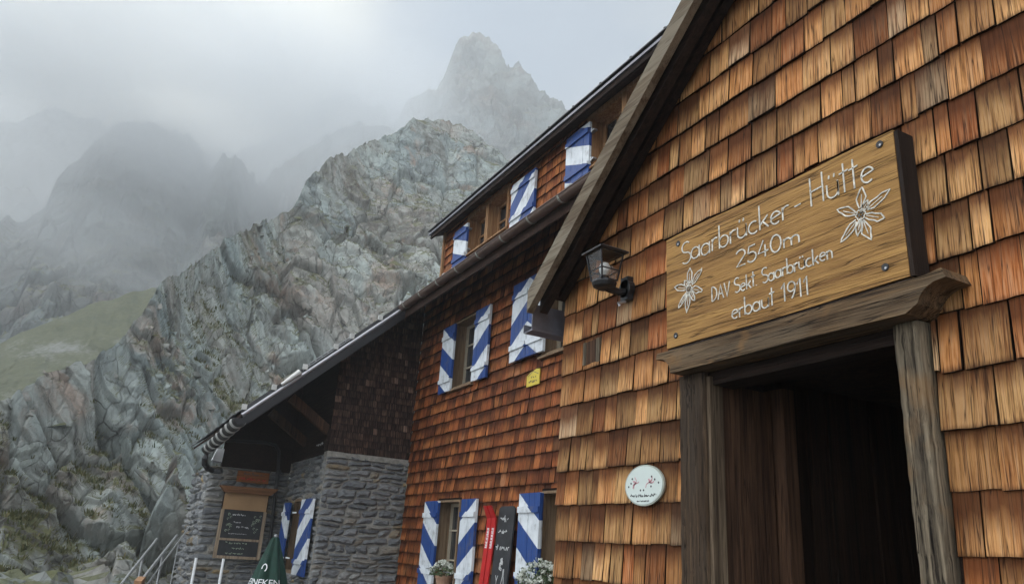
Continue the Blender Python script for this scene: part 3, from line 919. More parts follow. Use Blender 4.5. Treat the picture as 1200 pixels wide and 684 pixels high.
# haze: one closed box of even air round everything, plus drifting banks of cloud
def volume_mat(name, dens, col=(0.95, 0.975, 1.0), soft=False, g=0.35):
    m = bpy.data.materials.new(name); m.use_nodes = True
    n, l = m.node_tree.nodes, m.node_tree.links
    n.remove(n["Principled BSDF"])
    pv = n.new("ShaderNodeVolumePrincipled")
    pv.inputs['Color'].default_value = (*col, 1)
    pv.inputs['Density'].default_value = dens
    pv.inputs['Anisotropy'].default_value = g
    if soft:
        # vapour thins out towards the rim of the bank and is torn by noise
        t = n.new("ShaderNodeTexCoord")
        ln = n.new("ShaderNodeVectorMath"); ln.operation = 'LENGTH'; l.new(t.outputs['Object'], ln.inputs[0])
        fall = ramp(n, l, ln.outputs['Value'], [(0.25, 1.0), (0.95, 0.0)])
        nzv = ramp(n, l, noise(n, l, t.outputs['Object'], 1.9, 4, 0.55), [(0.36, 0.05), (0.62, 1.0)])
        l.new(mth(n, l, 'MULTIPLY', mth(n, l, 'MULTIPLY', fall, nzv), dens), pv.inputs['Density'])
    l.new(pv.outputs[0], n["Material Output"].inputs['Volume'])
    return m
bm = bmesh.new(); bmesh.ops.create_cube(bm, size=2)
me = bpy.data.meshes.new('haze'); bm.to_mesh(me); bm.free()
me.materials.append(volume_mat("haze_air", 0.0015))
o = bpy.data.objects.new('haze', me); sc.collection.objects.link(o)
o.location = (0, 0, 162.5); o.scale = (660, 660, 167.5); o['kind'] = 'stuff'
def cloud(c, r, dens, rot=0):
    bm = bmesh.new(); bmesh.ops.create_icosphere(bm, subdivisions=4, radius=1)
    for v in bm.verts:
        d = 1 + 0.22 * (math.sin(v.co.x * 4 + c[0]) * math.sin(v.co.y * 3.1 + c[1]) + math.sin(v.co.z * 5 + c[2]) * 0.5)
    me = bpy.data.meshes.new('cloud'); bm.to_mesh(me); bm.free()
    o = bpy.data.objects.new('drifting_cloud', me); sc.collection.objects.link(o)
    o.location = c; o.rotation_euler = (0, 0, rot); o.scale = r; o['kind'] = 'stuff'
    me.materials.append(volume_mat("cloud_vapour", dens, soft=True))
def polar(phi, el, r):
    return (-math.sin(R(phi)) * r, math.cos(R(phi)) * r, r * math.tan(R(el)))
cloud(polar(95, 28, 200), (72, 125, 44), 0.065)
cloud(polar(83.5, 31, 300), (62, 90, 60), 0.024)
cloud(polar(104, 17, 190), (50, 70, 40), 0.018)
cloud(polar(91, 17, 165), (26, 48, 15), 0.030)
cloud(polar(79, 29, 300), (52, 60, 32), 0.008)
cloud(polar(88, 37, 290), (90, 120, 50), 0.007)

# ================================================================== THE HUT
HB = (-8.0, 4.75, -1.62)
hut = thing('mountain_hut', HB, 'alpine hut clad in brown wooden shingles with blue and white shutters and a gabled stone porch wing', 'building')
hut['label'] = 'shingle clad mountain hut with blue and white shutters, stone wing and entrance gable'

# ---- porch wing (gable end with the entrance), wall plane Y = 2.5
YA = 2.5
gz = lambda x: 2.331 + 0.806 * (x + 3.162)
APX = -0.55
APZ = gz(APX)
XR = APX + (APX + 4.05)
door = (-2.83, -1.60, -1.62, 0.88)
rects = subtract([(-4.05, XR, -1.62, 1.55)], door)
mb = MB()
for (a, b_, c, d) in rects:
    mb.box(a, b_, YA, YA + 0.12, c, d)
mb.prism([(-4.05, YA, 1.55), (XR, YA, 1.55), (XR, YA, gz(-4.05)), (APX, YA, APZ), (-4.05, YA, gz(-4.05))], (0, 0.12, 0))
core = mb.build('gable_backing', M['dark_wood'], hut)
holes = [(-2.86, -1.565, -1.7, 0.90), (-3.80, -3.62, 1.104, 1.248)]
# courses are laid so that one ends at z = 0.073 as on the photographed wall
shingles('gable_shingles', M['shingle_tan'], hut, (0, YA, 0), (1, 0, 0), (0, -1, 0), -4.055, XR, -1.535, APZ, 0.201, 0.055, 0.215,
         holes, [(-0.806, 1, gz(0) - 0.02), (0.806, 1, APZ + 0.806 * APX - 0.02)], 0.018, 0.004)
# weathered replacement shingle with pale edges
mb = MB()
mb.box(-3.765, -3.655, YA - 0.02, YA, 1.104, 1.248, (0.1, 0.1, 0.9))
pt = mb.build('patch_shingle', M['dark_plank'], hut)
mb = MB()
mb.box(-3.80, -3.768, YA - 0.024, YA, 1.104, 1.248); mb.build('patch_edge', M['post_grey'], pt)
mb = MB(); mb.box(-3.652, -3.62, YA - 0.026, YA, 1.10, 1.25); mb.build('patch_edge', M['post_grey'], pt)
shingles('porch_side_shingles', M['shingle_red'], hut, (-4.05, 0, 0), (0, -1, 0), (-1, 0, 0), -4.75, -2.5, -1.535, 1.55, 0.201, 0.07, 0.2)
mb = MB(); mb.box(-4.045, -3.93, YA + 0.125, 4.75, -1.62, gz(-4.05)); mb.build('porch_side_wall', M['dark_wood'], hut)
mb = MB(); mb.box(XR - 0.12, XR, YA + 0.125, 4.75, -1.62, gz(-4.05))
mb.build('porch_side_wall', M['dark_wood'], hut)

# door surround
def wavy_beam(mb, x0, x1, y0, y1, z0, z1, n=60, amp=0.0028, axis='x'):
    """hand-hewn beam: slightly uneven faces"""
    L = []
    for i in range(n + 1):
        t = i / n
        p = x0 + (x1 - x0) * t
        j = [random.uniform(-amp, amp) for _ in range(8)]
        e = 0.008
        if axis == 'x':
            ring = [(p, y0 + j[0], z0 + e), (p, y0 + e, z0 + j[1]), (p, y1 - e, z0 + j[2]), (p, y1 + j[3], z0 + e),
                    (p, y1 + j[4], z1 - e), (p, y1 - e, z1 + j[5]), (p, y0 + e, z1 + j[6]), (p, y0 + j[7], z1 - e)]
        else:
            ring = [(y0 + j[0], z0 + e, p), (y0 + e, z0 + j[1], p), (y1 - e, z0 + j[2], p), (y1 + j[3], z0 + e, p),
                    (y1 + j[4], z1 - e, p), (y1 - e, z1 + j[5], p), (y0 + e, z1 + j[6], p), (y0 + j[7], z1 - e, p)]
        L.append(ring)
    for i in range(n):
        for k in range(8):
            k2 = (k + 1) % 8
            mb.face([L[i][k], L[i][k2], L[i + 1][k2], L[i + 1][k]])
    mb.face(L[0]); mb.face(list(reversed(L[-1])))
mb = MB(); wavy_beam(mb, -1.60, 0.862, -2.84, -2.665, 2.42, 2.52, axis='z'); mb.build('door_post', M['post_dark'], hut, True, True)
mb = MB(); wavy_beam(mb, -1.60, 0.862, -1.672, -1.572, 2.425, 2.52, axis='z'); mb.build('door_post', M['post_grey'], hut, True, True)
# lintel with curved consoles at both ends
prof = [(-2.915, 0.985), (-2.925, 0.955)] + [(-2.915 + 0.10 * math.sin(R(a)), 0.955 - 0.088 * (1 - math.cos(R(a)))) for a in range(15, 91, 15)]
prof += [(-2.55, 0.866), (-2.1, 0.868), (-1.72, 0.866), (-1.56, 0.864)]
prof += [(-1.415 - 0.10 * math.sin(R(a)), 0.955 - 0.088 * (1 - math.cos(R(a)))) for a in range(75, 14, -15)] + [(-1.40, 0.955), (-1.415, 0.992), (-1.48, 0.982)]
top = [(-1.9, 0.978), (-2.3, 0.974), (-2.7, 0.978)]
mb = MB(); mb.prism([(x, 2.345, z) for x, z in prof + top], (0, 0.17, 0)); lin = mb.build('lintel', M['lintel'], hut)
mb = MB(); mb.box(-2.83, -1.60, 2.46, 2.60, 0.80, 0.862); mb.build('lintel_underboard', M['dark_wood'], hut)
# doorway: left reveal, inner frame and the plank passage behind
mb = MB()
mb.box(-2.664, -2.642, 2.44, 2.52, -1.6, 0.84); mb.build('reveal_edge', M['pale_edge'], hut)
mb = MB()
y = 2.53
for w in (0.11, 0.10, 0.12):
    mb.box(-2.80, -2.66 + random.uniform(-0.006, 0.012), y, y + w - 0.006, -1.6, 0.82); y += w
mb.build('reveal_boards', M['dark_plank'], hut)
mb = MB(); mb.box(-2.80, -2.60, 2.87, 2.95, -1.6, 0.84); mb.build('inner_frame', M['dark_plank'], hut)
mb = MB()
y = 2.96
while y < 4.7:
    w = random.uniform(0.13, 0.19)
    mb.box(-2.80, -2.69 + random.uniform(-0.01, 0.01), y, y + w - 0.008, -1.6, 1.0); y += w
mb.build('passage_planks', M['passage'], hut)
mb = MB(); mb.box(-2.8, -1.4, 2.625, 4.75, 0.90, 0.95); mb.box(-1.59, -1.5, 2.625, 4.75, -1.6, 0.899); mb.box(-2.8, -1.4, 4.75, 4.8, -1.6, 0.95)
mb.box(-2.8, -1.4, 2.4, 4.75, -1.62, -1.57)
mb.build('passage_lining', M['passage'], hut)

# porch roof, bargeboard
def roofslab(mb, x0, z0, x1, z1, y0, y1, t):
    mb.prism([(x0, y0, z0), (x1, y0, z1), (x1, y0, z1 + t), (x0, y0, z0 + t)], (0, y1 - y0, 0))
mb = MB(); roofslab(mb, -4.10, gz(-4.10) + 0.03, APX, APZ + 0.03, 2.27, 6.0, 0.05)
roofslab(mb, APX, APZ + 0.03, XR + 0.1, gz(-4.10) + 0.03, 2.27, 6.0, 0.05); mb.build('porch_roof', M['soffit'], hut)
mb = MB(); roofslab(mb, -4.09, gz(-4.09) - 0.115, APX, APZ - 0.115, 2.22, 2.268, 0.15)
roofslab(mb, APX, APZ - 0.115, XR + 0.1, gz(-4.10) - 0.115, 2.22, 2.268, 0.15); mb.build('bargeboard', M['beam_grey'], hut)
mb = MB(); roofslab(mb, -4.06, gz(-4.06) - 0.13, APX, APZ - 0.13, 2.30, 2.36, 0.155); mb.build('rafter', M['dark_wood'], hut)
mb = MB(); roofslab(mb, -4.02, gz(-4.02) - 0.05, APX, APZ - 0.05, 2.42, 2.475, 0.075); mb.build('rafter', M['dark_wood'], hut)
# box gutter spout sticking out at the porch eave
mb = MB()
sy0, sy1 = 2.30, 4.5
mb.box(-4.16, -4.152, sy0, sy1, 1.385, 1.56); mb.box(-4.26, -4.16, sy0, sy1, 1.378, 1.386); mb.box(-4.268, -4.26, sy0, sy1, 1.385, 1.44)
mb.box(-4.16, -4.128, sy0 - 0.01, sy1, 1.372, 1.384)
mb.build('box_gutter', M['zinc_dark'], hut)

# ---- long wall, plane Y = 4.75
YB = 4.75
winB = dict(upper_a=(-11.17, -10.33, 2.40, 3.54), upper_b=(-8.22, -7.38, 2.40, 3.58), lower_a=(-11.20, -10.39, -0.62, 0.665), lower_b=(-8.03, -7.2, -0.62, 0.70))
dorm = dict(dormer_a=(-10.98, -9.52, 4.70, 5.40), dormer_b=(-7.24, -5.75, 4.70, 5.44))
allh = list(winB.values()) + list(dorm.values())
rects = [(-12.75, -4.06, -1.62, 4.50), (-12.02, -4.06, 4.50, 5.62)]
for h in allh: rects = subtract(rects, h)
mb = MB()
for (a, b_, c, d) in rects: mb.box(a, b_, YB, YB + 0.30, c, d)
mb.build('long_wall_backing', M['dark_wood'], hut)
hol = [(h[0] - 0.03, h[1] + 0.03, h[2] - 0.05, h[3] + 0.03) for h in winB.values()]
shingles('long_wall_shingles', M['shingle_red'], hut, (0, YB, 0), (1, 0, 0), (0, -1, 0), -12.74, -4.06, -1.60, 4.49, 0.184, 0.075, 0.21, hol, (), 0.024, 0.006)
hol = [(h[0] - 0.05, h[1] + 0.05, h[2] - 0.05, h[3] + 0.05) for h in dorm.values()]
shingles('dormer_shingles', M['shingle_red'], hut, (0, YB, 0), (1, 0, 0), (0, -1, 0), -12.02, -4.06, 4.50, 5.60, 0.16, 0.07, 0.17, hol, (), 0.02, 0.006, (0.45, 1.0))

def window(hole, depth, frame_mat, lining, mull=0, bars=2, face=0.05, kind='window'):
    x0, x1, z0, z1 = hole
    mb = MB()
    fy = YB - 0.035
    t = 0.03
    mb.box(x0 - 0.0, x0 + t, fy, YB + depth, z0, z1); mb.box(x1 - t, x1, fy, YB + depth, z0, z1)
    mb.box(x0 + t, x1 - t, fy, YB + depth, z1 - t, z1); mb.box(x0 + t, x1 - t, fy, YB + depth, z0, z0 + t)
    for k in range(mull):
        xm = x0 + (x1 - x0) * (k + 1) / (mull + 1)
        mb.box(xm - 0.05, xm + 0.05, fy, YB + depth * 0.9, z0 + t, z1 - t)
    if face:   # face boards round the opening
        mb.box(x0 - face, x0 - 0.002, fy - 0.01, YB + 0.02, z0, z1 + face); mb.box(x1 + 0.002, x1 + face, fy - 0.01, YB + 0.02, z0, z1 + face)
        mb.box(x0, x1, fy - 0.012, YB + 0.02, z1 + 0.002, z1 + face)
    w = mb.build('window', lining, hut)
    mb = MB()
    yb = YB + depth - 0.05
    cells = mull + 1
    for k in range(cells):
        a = x0 + (x1 - x0) * k / cells + 0.035; c = x0 + (x1 - x0) * (k + 1) / cells - 0.035
        if mull: a += 0.02; c -= 0.02
        s_ = 0.05
        mb.box(a, a + s_, yb - 0.03, yb, z0 + t, z1 - t); mb.box(c - s_, c, yb - 0.03, yb, z0 + t, z1 - t)
        mb.box(a + s_, c - s_, yb - 0.03, yb, z1 - t - s_, z1 - t); mb.box(a + s_, c - s_, yb - 0.03, yb, z0 + t, z0 + t + s_)
        mb.box((a + c) / 2 - 0.02, (a + c) / 2 + 0.02, yb - 0.028, yb - 0.002, z0 + t + s_, z1 - t - s_)
        for q in range(bars):
            zz = z0 + (z1 - z0) * (q + 1) / (bars + 1)
            mb.box(a + s_, c - s_, yb - 0.026, yb - 0.004, zz - 0.012, zz + 0.012)
    mb.build('sash', frame_mat, w)
    mb = MB(); mb.box(x0, x1, yb + 0.002, yb + 0.012, z0, z1); mb.build('pane', M['glass'], w)
    mb = MB(); mb.box(x0, x1, yb + 0.25, yb + 0.26, z0, z1)
    mb.prism([(x0 - 0.03, YB - 0.075, z0 - 0.035), (x1 + 0.03, YB - 0.075, z0 - 0.035), (x1 + 0.03, YB - 0.075, z0 - 0.008), (x0 - 0.03, YB - 0.075, z0 - 0.008)], (0, 0.30, 0.0))
    mb.build('sill', lining, w)
    return w

def shutter(win, x0, x1, z0, z1, mat_, hinge, y=YB - 0.055, th=0.038, batten=True, wall=None):
    f_ = (y - th) / (wall or YB)      # sizes below were measured on the wall plane
    x0, x1, z0, z1 = x0 * f_, x1 * f_, z0 * f_, z1 * f_
    """painted shutter; the band pattern falls away from the hinge-side upper corner."""
    mb = MB()
    if hinge == 'L': uvf = lambda p: (p[0] - x0, z1 - p[2])
    else: uvf = lambda p: (x1 - p[0], z1 - p[2])
    n = 4
    for k in range(n):     # boards
        a = x0 + (x1 - x0) * k / n; c = x0 + (x1 - x0) * (k + 1) / n - 0.006
        dy = random.uniform(-0.0015, 0.0015)
        mb.box(a, c, y - th + dy * 2, y + dy, z0 + random.uniform(-0.004, 0.004), z1, uvf=uvf)
    if batten:
        for zz in (z0 + 0.17 * (z1 - z0), z0 + 0.83 * (z1 - z0)):
            mb.box(x0 + 0.01, x1 - 0.01, y - th - 0.024, y - th - 0.002, zz - 0.035, zz + 0.035, uvf=uvf)
    s_ = mb.build('shutter', mat_, win)
    return s_
def hinge(win, x, z, y=YB - 0.06, L=0.10):
    mb = MB(); mb.box(x - L / 2, x + L / 2, y - 0.004, y + 0.05, z - 0.012, z + 0.012)
    mb.tube([(x, y - 0.005, z - 0.03), (x, y - 0.005, z + 0.03)], 0.012, 8)
    mb.build('hinge', M['rail'], win)

w = window(winB['upper_a'], 0.25, M['sash'], M['reveal'], 0, 2, 0)
shutter(w, -11.74, -11.25, 2.42, 3.57, M['blue_l'], 'L'); shutter(w, -10.44, -9.93, 2.43, 3.58, M['blue_l'], 'R')
w = window(winB['upper_b'], 0.25, M['sash'], M['reveal'], 0, 2, 0)
shutter(w, -9.19, -8.725, 2.50, 3.655, M['blue_l'], 'R'); shutter(w, -8.715, -8.25, 2.50, 3.655, M['blue_l'], 'L', YB - 0.07)
w = window(winB['lower_a'], 0.25, M['sash'], M['reveal'], 0, 2, 0)
shutter(w, -11.85, -11.28, -0.60, 0.67, M['blue_l'], 'L'); shutter(w, -10.41, -9.91, -0.60, 0.67, M['blue_l'], 'R')
mb = MB(); mb.bar((-11.30, YB - 0.10, -0.33), (-11.02, YB - 0.10, -0.33), 0.012, 0.014); mb.build('shutter_stay', M['rail'], w)
mb = MB(); mb.bar((-10.62, YB - 0.10, -0.345), (-10.4, YB - 0.10, -0.345), 0.012, 0.014)
mb.build('shutter_stay', M['rail'], w)
w = window(winB['lower_b'], 0.25, M['sash'], M['reveal'], 0, 2, 0)
shutter(w, -8.66, -8.125, -0.48, 0.695, M['blue_l'], 'L', YB - 0.10, 0.036); shutter(w, -8.625, -8.10, -0.48, 0.69, M['blue_l'], 'L', YB - 0.045, 0.036, False)
w = window(dorm['dormer_a'], 0.22, M['frame'], M['frame'], 1, 1, 0.05)
shutter(w, -11.66, -11.10, 4.68, 5.385, M['blue_d'], 'L', YB - 0.05); shutter(w, -9.47, -8.73, 4.68, 5.41, M['blue_r'], 'R', YB - 0.05)
for x in (-10.92, -9.30): hinge(w, x, 4.80); hinge(w, x, 5.18)
w = window(dorm['dormer_b'], 0.22, M['frame'], M['frame'], 1, 1, 0.05)
shutter(w, -7.88, -7.30, 4.70, 5.46, M['blue_d'], 'L', YB - 0.05)
hinge(w, -7.15, 4.80); hinge(w, -7.15, 5.22)

# ---- roofs of the main building
SL = 0.932
rz = lambda y: 3.885 + SL * (y - 4.08)
def ysl(mb, x0, x1, ya, yb, t, off=0.0):
    mb.prism([(x0, ya, rz(ya) + off), (x0, yb, rz(yb) + off), (x0, yb, rz(yb) + off + t), (x0, ya, rz(ya) + off + t)], (x1 - x0, 0, 0))
mb = MB(); ysl(mb, -12.0, -3.2, 4.08, 4.74, 0.05); ysl(mb, -12.0, -3.2, 5.06, 8.6, 0.05); ysl(mb, -18.0, -12.0, 1.68, 8.6, 0.05)
mb.prism([(-18.0, 8.6, rz(8.6)), (-18.0, 12.6, rz(8.6) - 3.7), (-18.0, 12.6, rz(8.6) - 3.62), (-18.0, 8.6, rz(8.6) + 0.05)], (16.0, 0, 0))
roof = mb.build('main_roof', M['soffit'], hut)
# slates: rows of thin tiles, seen from below only along their edges
mb = MB()
def slates(x0, x1, ya, yb, row=0.28, wid=0.3):
    y_ = ya
    while y_ < yb:
        x = x0
        while x < x1 - 0.02:
            w = min(wid * random.uniform(0.85, 1.15), x1 - x)
            j = random.uniform(-0.02, 0.02); lift = random.uniform(0.0, 0.012)
            y0_, y1_ = y_ + j - 0.03, y_ + row + 0.05
            mb.prism([(x, y0_, rz(y0_) + 0.10 + lift), (x + w - 0.006, y0_, rz(y0_) + 0.10 + lift + random.uniform(-.006, .006)),
                      (x + w - 0.006, y1_, rz(y1_) + 0.056), (x, y1_, rz(y1_) + 0.056)], (0, 0, 0.014))
            x += w
        y_ += row
slates(-12.0, -3.2, 4.05, 4.70); slates(-18.0, -11.97, 1.66, 8.5)
mb.build('roof_slates', M['slate'], roof)
mb = MB()
for px_, f in ((0, 0.02), (1, 0.115), (2, 0.235), (3, 0.30), (4, 0.42), (5, 0.535), (6, 0.64)):
    y_ = 4.08 - f * 3.7
    mb = MB(); mb.box(-11.985, -11.93, y_ - 0.035, y_ + 0.035, rz(y_) + 0.085, rz(y_) + 0.17); mb.build('snow_guard', M['bracket'], roof)
for x in (-11.2, -10.2):
    mb = MB(); mb.box(x - 0.04, x + 0.04, 4.02, 4.08, 3.935, 3.985); mb.build('snow_guard', M['bracket'], roof)
# verge: zinc edge with a dark board beneath
mb = MB(); mb.tube([(-11.965, 4.05, rz(4.05) + 0.015), (-11.965, 1.70, rz(1.70) + 0.015)], 0.034, 10); mb.build('verge_trim', M['zinc'], roof, True)
mb = MB(); ysl(mb, -11.968, -11.95, 1.68, 4.06, 0.075, 0.05); mb.build('verge_edge', M['slate'], roof)
mb = MB(); ysl(mb, -11.985, -11.945, 1.72, 4.10, 0.17, -0.20); mb.build('verge_board', M['black_iron'], roof)
mb = MB(); pass
for xx in (-12.2, -14.0, -15.2):
    mb = MB(); ysl(mb, xx, xx + .13, 1.75, 4.7, 0.14, -0.16); mb.build('rafter', M['dark_wood'], hut)
mb = MB(); mb.tube([(-11.93, 2.2, rz(2.2) + 0.09), (-11.93, 2.45, rz(2.45) + 0.10)], 0.05, 9, rs=[0.025, 0.05]); mb.build('snow_patch', M['bracket'], roof)
mb = MB()
for s_ in (0.10, 0.145): mb.bar((-11.95, 2.5, rz(2.5) + s_), (-11.95, 3.2, rz(3.2) + s_), 0.012, 0.012)
for k in range(9):
    y_ = 2.5 + 0.7 * k / 8
    mb.bar((-11.95, y_, rz(y_) + 0.09), (-11.95, y_, rz(y_) + 0.15), 0.012, 0.012, (1, 0, 0))
mb.build('snow_fence', M['rail'], roof)

def half_pipe(mb, p, q, r, t=0.008, n=12):
    p, q = Vector(p), Vector(q)
    ring = lambda c, rr: [(c.x, c.y + rr * math.cos(R(a)), c.z + rr * math.sin(R(a))) for a in [180 + 180 * k / n for k in range(n + 1)]]
    A, B, C_, D_ = ring(p, r), ring(q, r), ring(p, r - t), ring(q, r - t)
    for k in range(n):
        mb.face([A[k], A[k + 1], B[k + 1], B[k]]); mb.face([C_[k + 1], C_[k], D_[k], D_[k + 1]])
        mb.face([A[k], C_[k], C_[k + 1], A[k + 1]]); mb.face([B[k + 1], D_[k + 1], D_[k], B[k]])
    mb.face([A[0], B[0], D_[0], C_[0]]); mb.face([A[n], C_[n], D_[n], B[n]])
def gutter_hoop(gut, x, yc, zc, r, mat_, wid=0.03):
    mb = MB()
    n = 12
    for k in range(n):
        a0, a1 = R(175 + 190 * k / n), R(175 + 190 * (k + 1) / n)
        P_ = lambda a, rr, xx: (xx, yc + rr * math.cos(a), zc + rr * math.sin(a))
        for x_ in ((x, x + wid),):
            mb.face([P_(a0, r, x), P_(a1, r, x), P_(a1, r, x + wid), P_(a0, r, x + wid)])
            mb.face([P_(a0, r - .008, x), P_(a0, r, x), P_(a1, r, x), P_(a1, r - .008, x)])
            mb.face([P_(a0, r - .008, x + wid), P_(a1, r - .008, x + wid), P_(a1, r, x + wid), P_(a0, r, x + wid)])
    mb.build('gutter_bracket', mat_, gut)
mb = MB(); half_pipe(mb, (-12.0, 4.02, 3.885), (-4.3, 4.02, 3.885), 0.072)
mb.tube([(-12.0, 3.947, 3.885), (-4.3, 3.947, 3.885)], 0.010, 8)
gut = mb.build('eave_gutter', M['gutter'], hut, True)
for k in range(11): gutter_hoop(gut, -11.75 + k * 0.72, 4.02, 3.885, 0.080, M['verdigris'])
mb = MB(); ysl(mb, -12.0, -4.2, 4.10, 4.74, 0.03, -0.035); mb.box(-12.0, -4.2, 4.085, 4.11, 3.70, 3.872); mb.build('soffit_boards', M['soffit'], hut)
# gutter of the low wing, its closely set brackets, and the bend into the downpipe
ge0, ge1 = (-11.75, 1.66, 1.605), (-15.2, 1.66, 1.44)
mb = MB(); half_pipe(mb, ge0, ge1, 0.105)
n_ = 8
mb.face([(ge0[0], ge0[1] + .1 * math.cos(R(180 + 180 * k / n_)), ge0[2] + .1 * math.sin(R(180 + 180 * k / n_))) for k in range(n_ + 1)])
g2 = mb.build('low_gutter', M['black_iron'], hut, True)
for k in range(7):
    x = -12.05 - k * 0.47
    gutter_hoop(g2, x, 1.66, 1.605 - 0.165 * (-11.75 - x) / 3.45, 0.113, M['bracket'], 0.16)
mb = MB(); mb.tube([(-15.1, 1.66, 1.40), (-15.12, 1.64, 1.26), (-15.2, 1.66, 1.16), (-15.33, 1.74, 1.10), (-15.42, 1.86, 1.07)], 0.055, 10)
mb.build('downpipe', M['black_iron'], hut, True)

# dormer roof
mb = MB()
mb.prism([(-12.22, 4.52, 5.43), (-12.22, 8.2, 6.9), (-12.22, 8.2, 7.0), (-12.22, 4.52, 5.53)], (8.5, 0, 0)); dr = mb.build('dormer_roof', M['soffit'], hut)
mb = MB(); mb.box(-12.20, -3.8, 4.49, 4.52, 5.38, 5.50); mb.build('fascia', M['dark_wood'], dr)
mb = MB(); mb.box(-12.24, -3.8, 4.462, 4.49, 5.455, 5.492); mb.build('drip_edge', M['zinc_dark'], dr)
mb = MB()
x = -12.25
while x < -3.8:
    w = random.uniform(0.26, 0.34)
    z_ = 5.515 + random.uniform(0, 0.008)
    mb.prism([(x, 4.44, z_), (x + w - .006, 4.44, z_), (x + w - .006, 8.2, z_ + 1.50), (x, 8.2, z_ + 1.50)], (0, 0, 0.016)); x += w
mb.build('roof_slates', M['slate'], dr)
for k in range(11):
    x = -11.6 + k * 0.62
    mb = MB(); mb.tube([(x, 4.47, 5.535), (x, 4.47, 5.56)], 0.028, 8); mb.build('snow_stud', M['black_iron'], dr)
mb = MB(); mb.box(-12.02, -11.98, 4.74, 7.5, 4.3, 5.9); mb.build('dormer_cheek', M['dark_wood'], hut)
mb = MB(); mb.box(-12.06, -12.0, 4.69, 4.735, 4.5, 5.5); mb.build('corner_board', M['frame'], hut)

# ---- stone wing facing the entrance, plane X = -12.75
XW = -12.75
stone_wall('wing_stone_wall', hut, (XW, 0, 0), (0, 1, 0), (1, 0, 0), 3.28, 4.74, -1.62, 1.36, 0.06, 0.15, 0.12, 0.45)
mb = MB(); mb.box(XW - 0.2, XW + 0.022, 3.275, 4.74, 1.30, 1.392); mb.build('mortar_band', M['mortar'], hut)
mb = MB(); mb.box(XW - 0.15, XW - 0.005, 3.29, 4.74, 1.395, 4.4)
mb.prism([(XW - 0.15, 3.29, 1.395), (XW - 0.15, 4.74, 1.395), (XW - 0.15, 4.74, rz(4.74)), (XW - 0.15, 3.29, rz(3.29))], (0.14, 0, 0)) if False else None
mb.v, mb.f, mb.uv, mb.col, mb.mi = [], [], [], [], []
mb.prism([(XW - 0.15, 3.29, 1.395), (XW - 0.15, 4.74, 1.395), (XW - 0.15, 4.74, rz(4.74) - .01), (XW - 0.15, 3.29, rz(3.29) - .01)], (0.145, 0, 0))
mb.build('wing_backing', M['dark_wood'], hut)
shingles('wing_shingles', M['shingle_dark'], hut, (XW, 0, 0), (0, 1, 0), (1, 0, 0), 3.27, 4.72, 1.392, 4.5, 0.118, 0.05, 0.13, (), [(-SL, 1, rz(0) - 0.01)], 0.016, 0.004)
mb = MB(); mb.prism([(XW - .02, 3.20, 1.40), (XW + 0.03, 3.20, 1.40), (XW + 0.03, 3.24, 1.75), (XW - 0.02, 3.24, 1.75)], (0, 0.035, 0)) ; mb.build('corner_trim', M['dark_wood'], hut)
# wing front, plane Y = 3.28, with its own window
YF = 3.28
hf = (-14.72, -13.98, -0.62, 0.66)
stone_wall('front_stone_wall', hut, (0, YF, 0), (1, 0, 0), (0, -1, 0), -15.36, XW - 0.03, -1.62, 1.36, 0.06, 0.15, 0.12, 0.4, holes=[hf])
mb = MB(); mb.box(-15.60, XW, YF + 0.002, YF + 0.2, 1.37, 3.1); mb.build('front_boarding', M['dark_wood'], hut)
mb = MB(); mb.box(-13.6, -13.0, YF - 0.02, YF, 1.50, 1.60)
x = -13.55
nb_ = mb.build('name_board', M['dark_wood'], hut)
mb = MB(); scribble(mb, -13.5, -13.05, 1.52, 0.055, 0.010, lambda u, v, d: (u, YF - 0.021 - d, v)); mb.build('lettering', M['chalk'], nb_)
mb = MB()
x0, x1, z0, z1 = hf
mb.box(x0, x0 + .05, YF + .02, YF + .24, z0, z1); mb.box(x1 - .05, x1, YF + .02, YF + .24, z0, z1); mb.box(x0 + .05, x1 - .05, YF + .02, YF + .24, z1 - .05, z1); mb.box(x0 + .05, x1 - .05, YF + .02, YF + .24, z0, z0 + .05)
w = mb.build('window', M['reveal'], hut)
mb = MB(); mb.box(x0, x1, YF + .20, YF + .21, z0, z1); mb.build('pane', M['glass'], w)
shutter(w, -15.52, -15.0, -0.60, 0.60, M['blue_l'], 'L', YF - 0.07, wall=YF); shutter(w, -14.1, -13.27, -0.62, 0.635, M['blue_l'], 'R', YF - 0.07, wall=YF)
mb = MB()
for zz in (0.40, -0.36):
    for xx in (-14.8, -14.2):
        mb = MB(); mb.bar((xx, YF - 0.10, zz), (xx + .25, YF - 0.10, zz), 0.02, 0.025); mb.build('shutter_stay', M['white'], w)
# annex with the menu board, plane X = -15.37
XM = -15.37
stone_wall('annex_stone_wall', hut, (XM, 0, 0), (0, 1, 0), (1, 0, 0), 1.81, 3.27, -1.62, 1.16, 0.06, 0.15, 0.14, 0.5, 0.03)
stone_wall('annex_front_wall', hut, (0, 1.80, 0), (1, 0, 0), (0, -1, 0), -18.0, XM - 0.03, -1.62, 1.16, 0.1, 0.2, 0.2, 0.5)
mb = MB()
mb.prism([(XM - .15, 1.98, 1.165), (XM - .15, 3.275, 1.165), (XM - .15, 3.275, rz(3.275) - .02), (XM - .15, 1.98, rz(1.98) - .02)], (0.12, 0, 0)); mb.build('annex_boarding', M['dark_wood'], hut)
mb = MB()
for (xx, zz) in ((-12.95, 0.0), (-14.45, -0.02)):
    mb.bar((xx, YF + 0.02, 1.72 + zz), (xx, 2.60, 2.17 + zz), 0.13, 0.15)
mb2 = MB(); mb2.bar((-12.95, YF + 0.02, 1.74), (-12.95, 2.58, 2.22), 0.13, 0.15); mb2.build('strut', M['dark_plank'], hut)
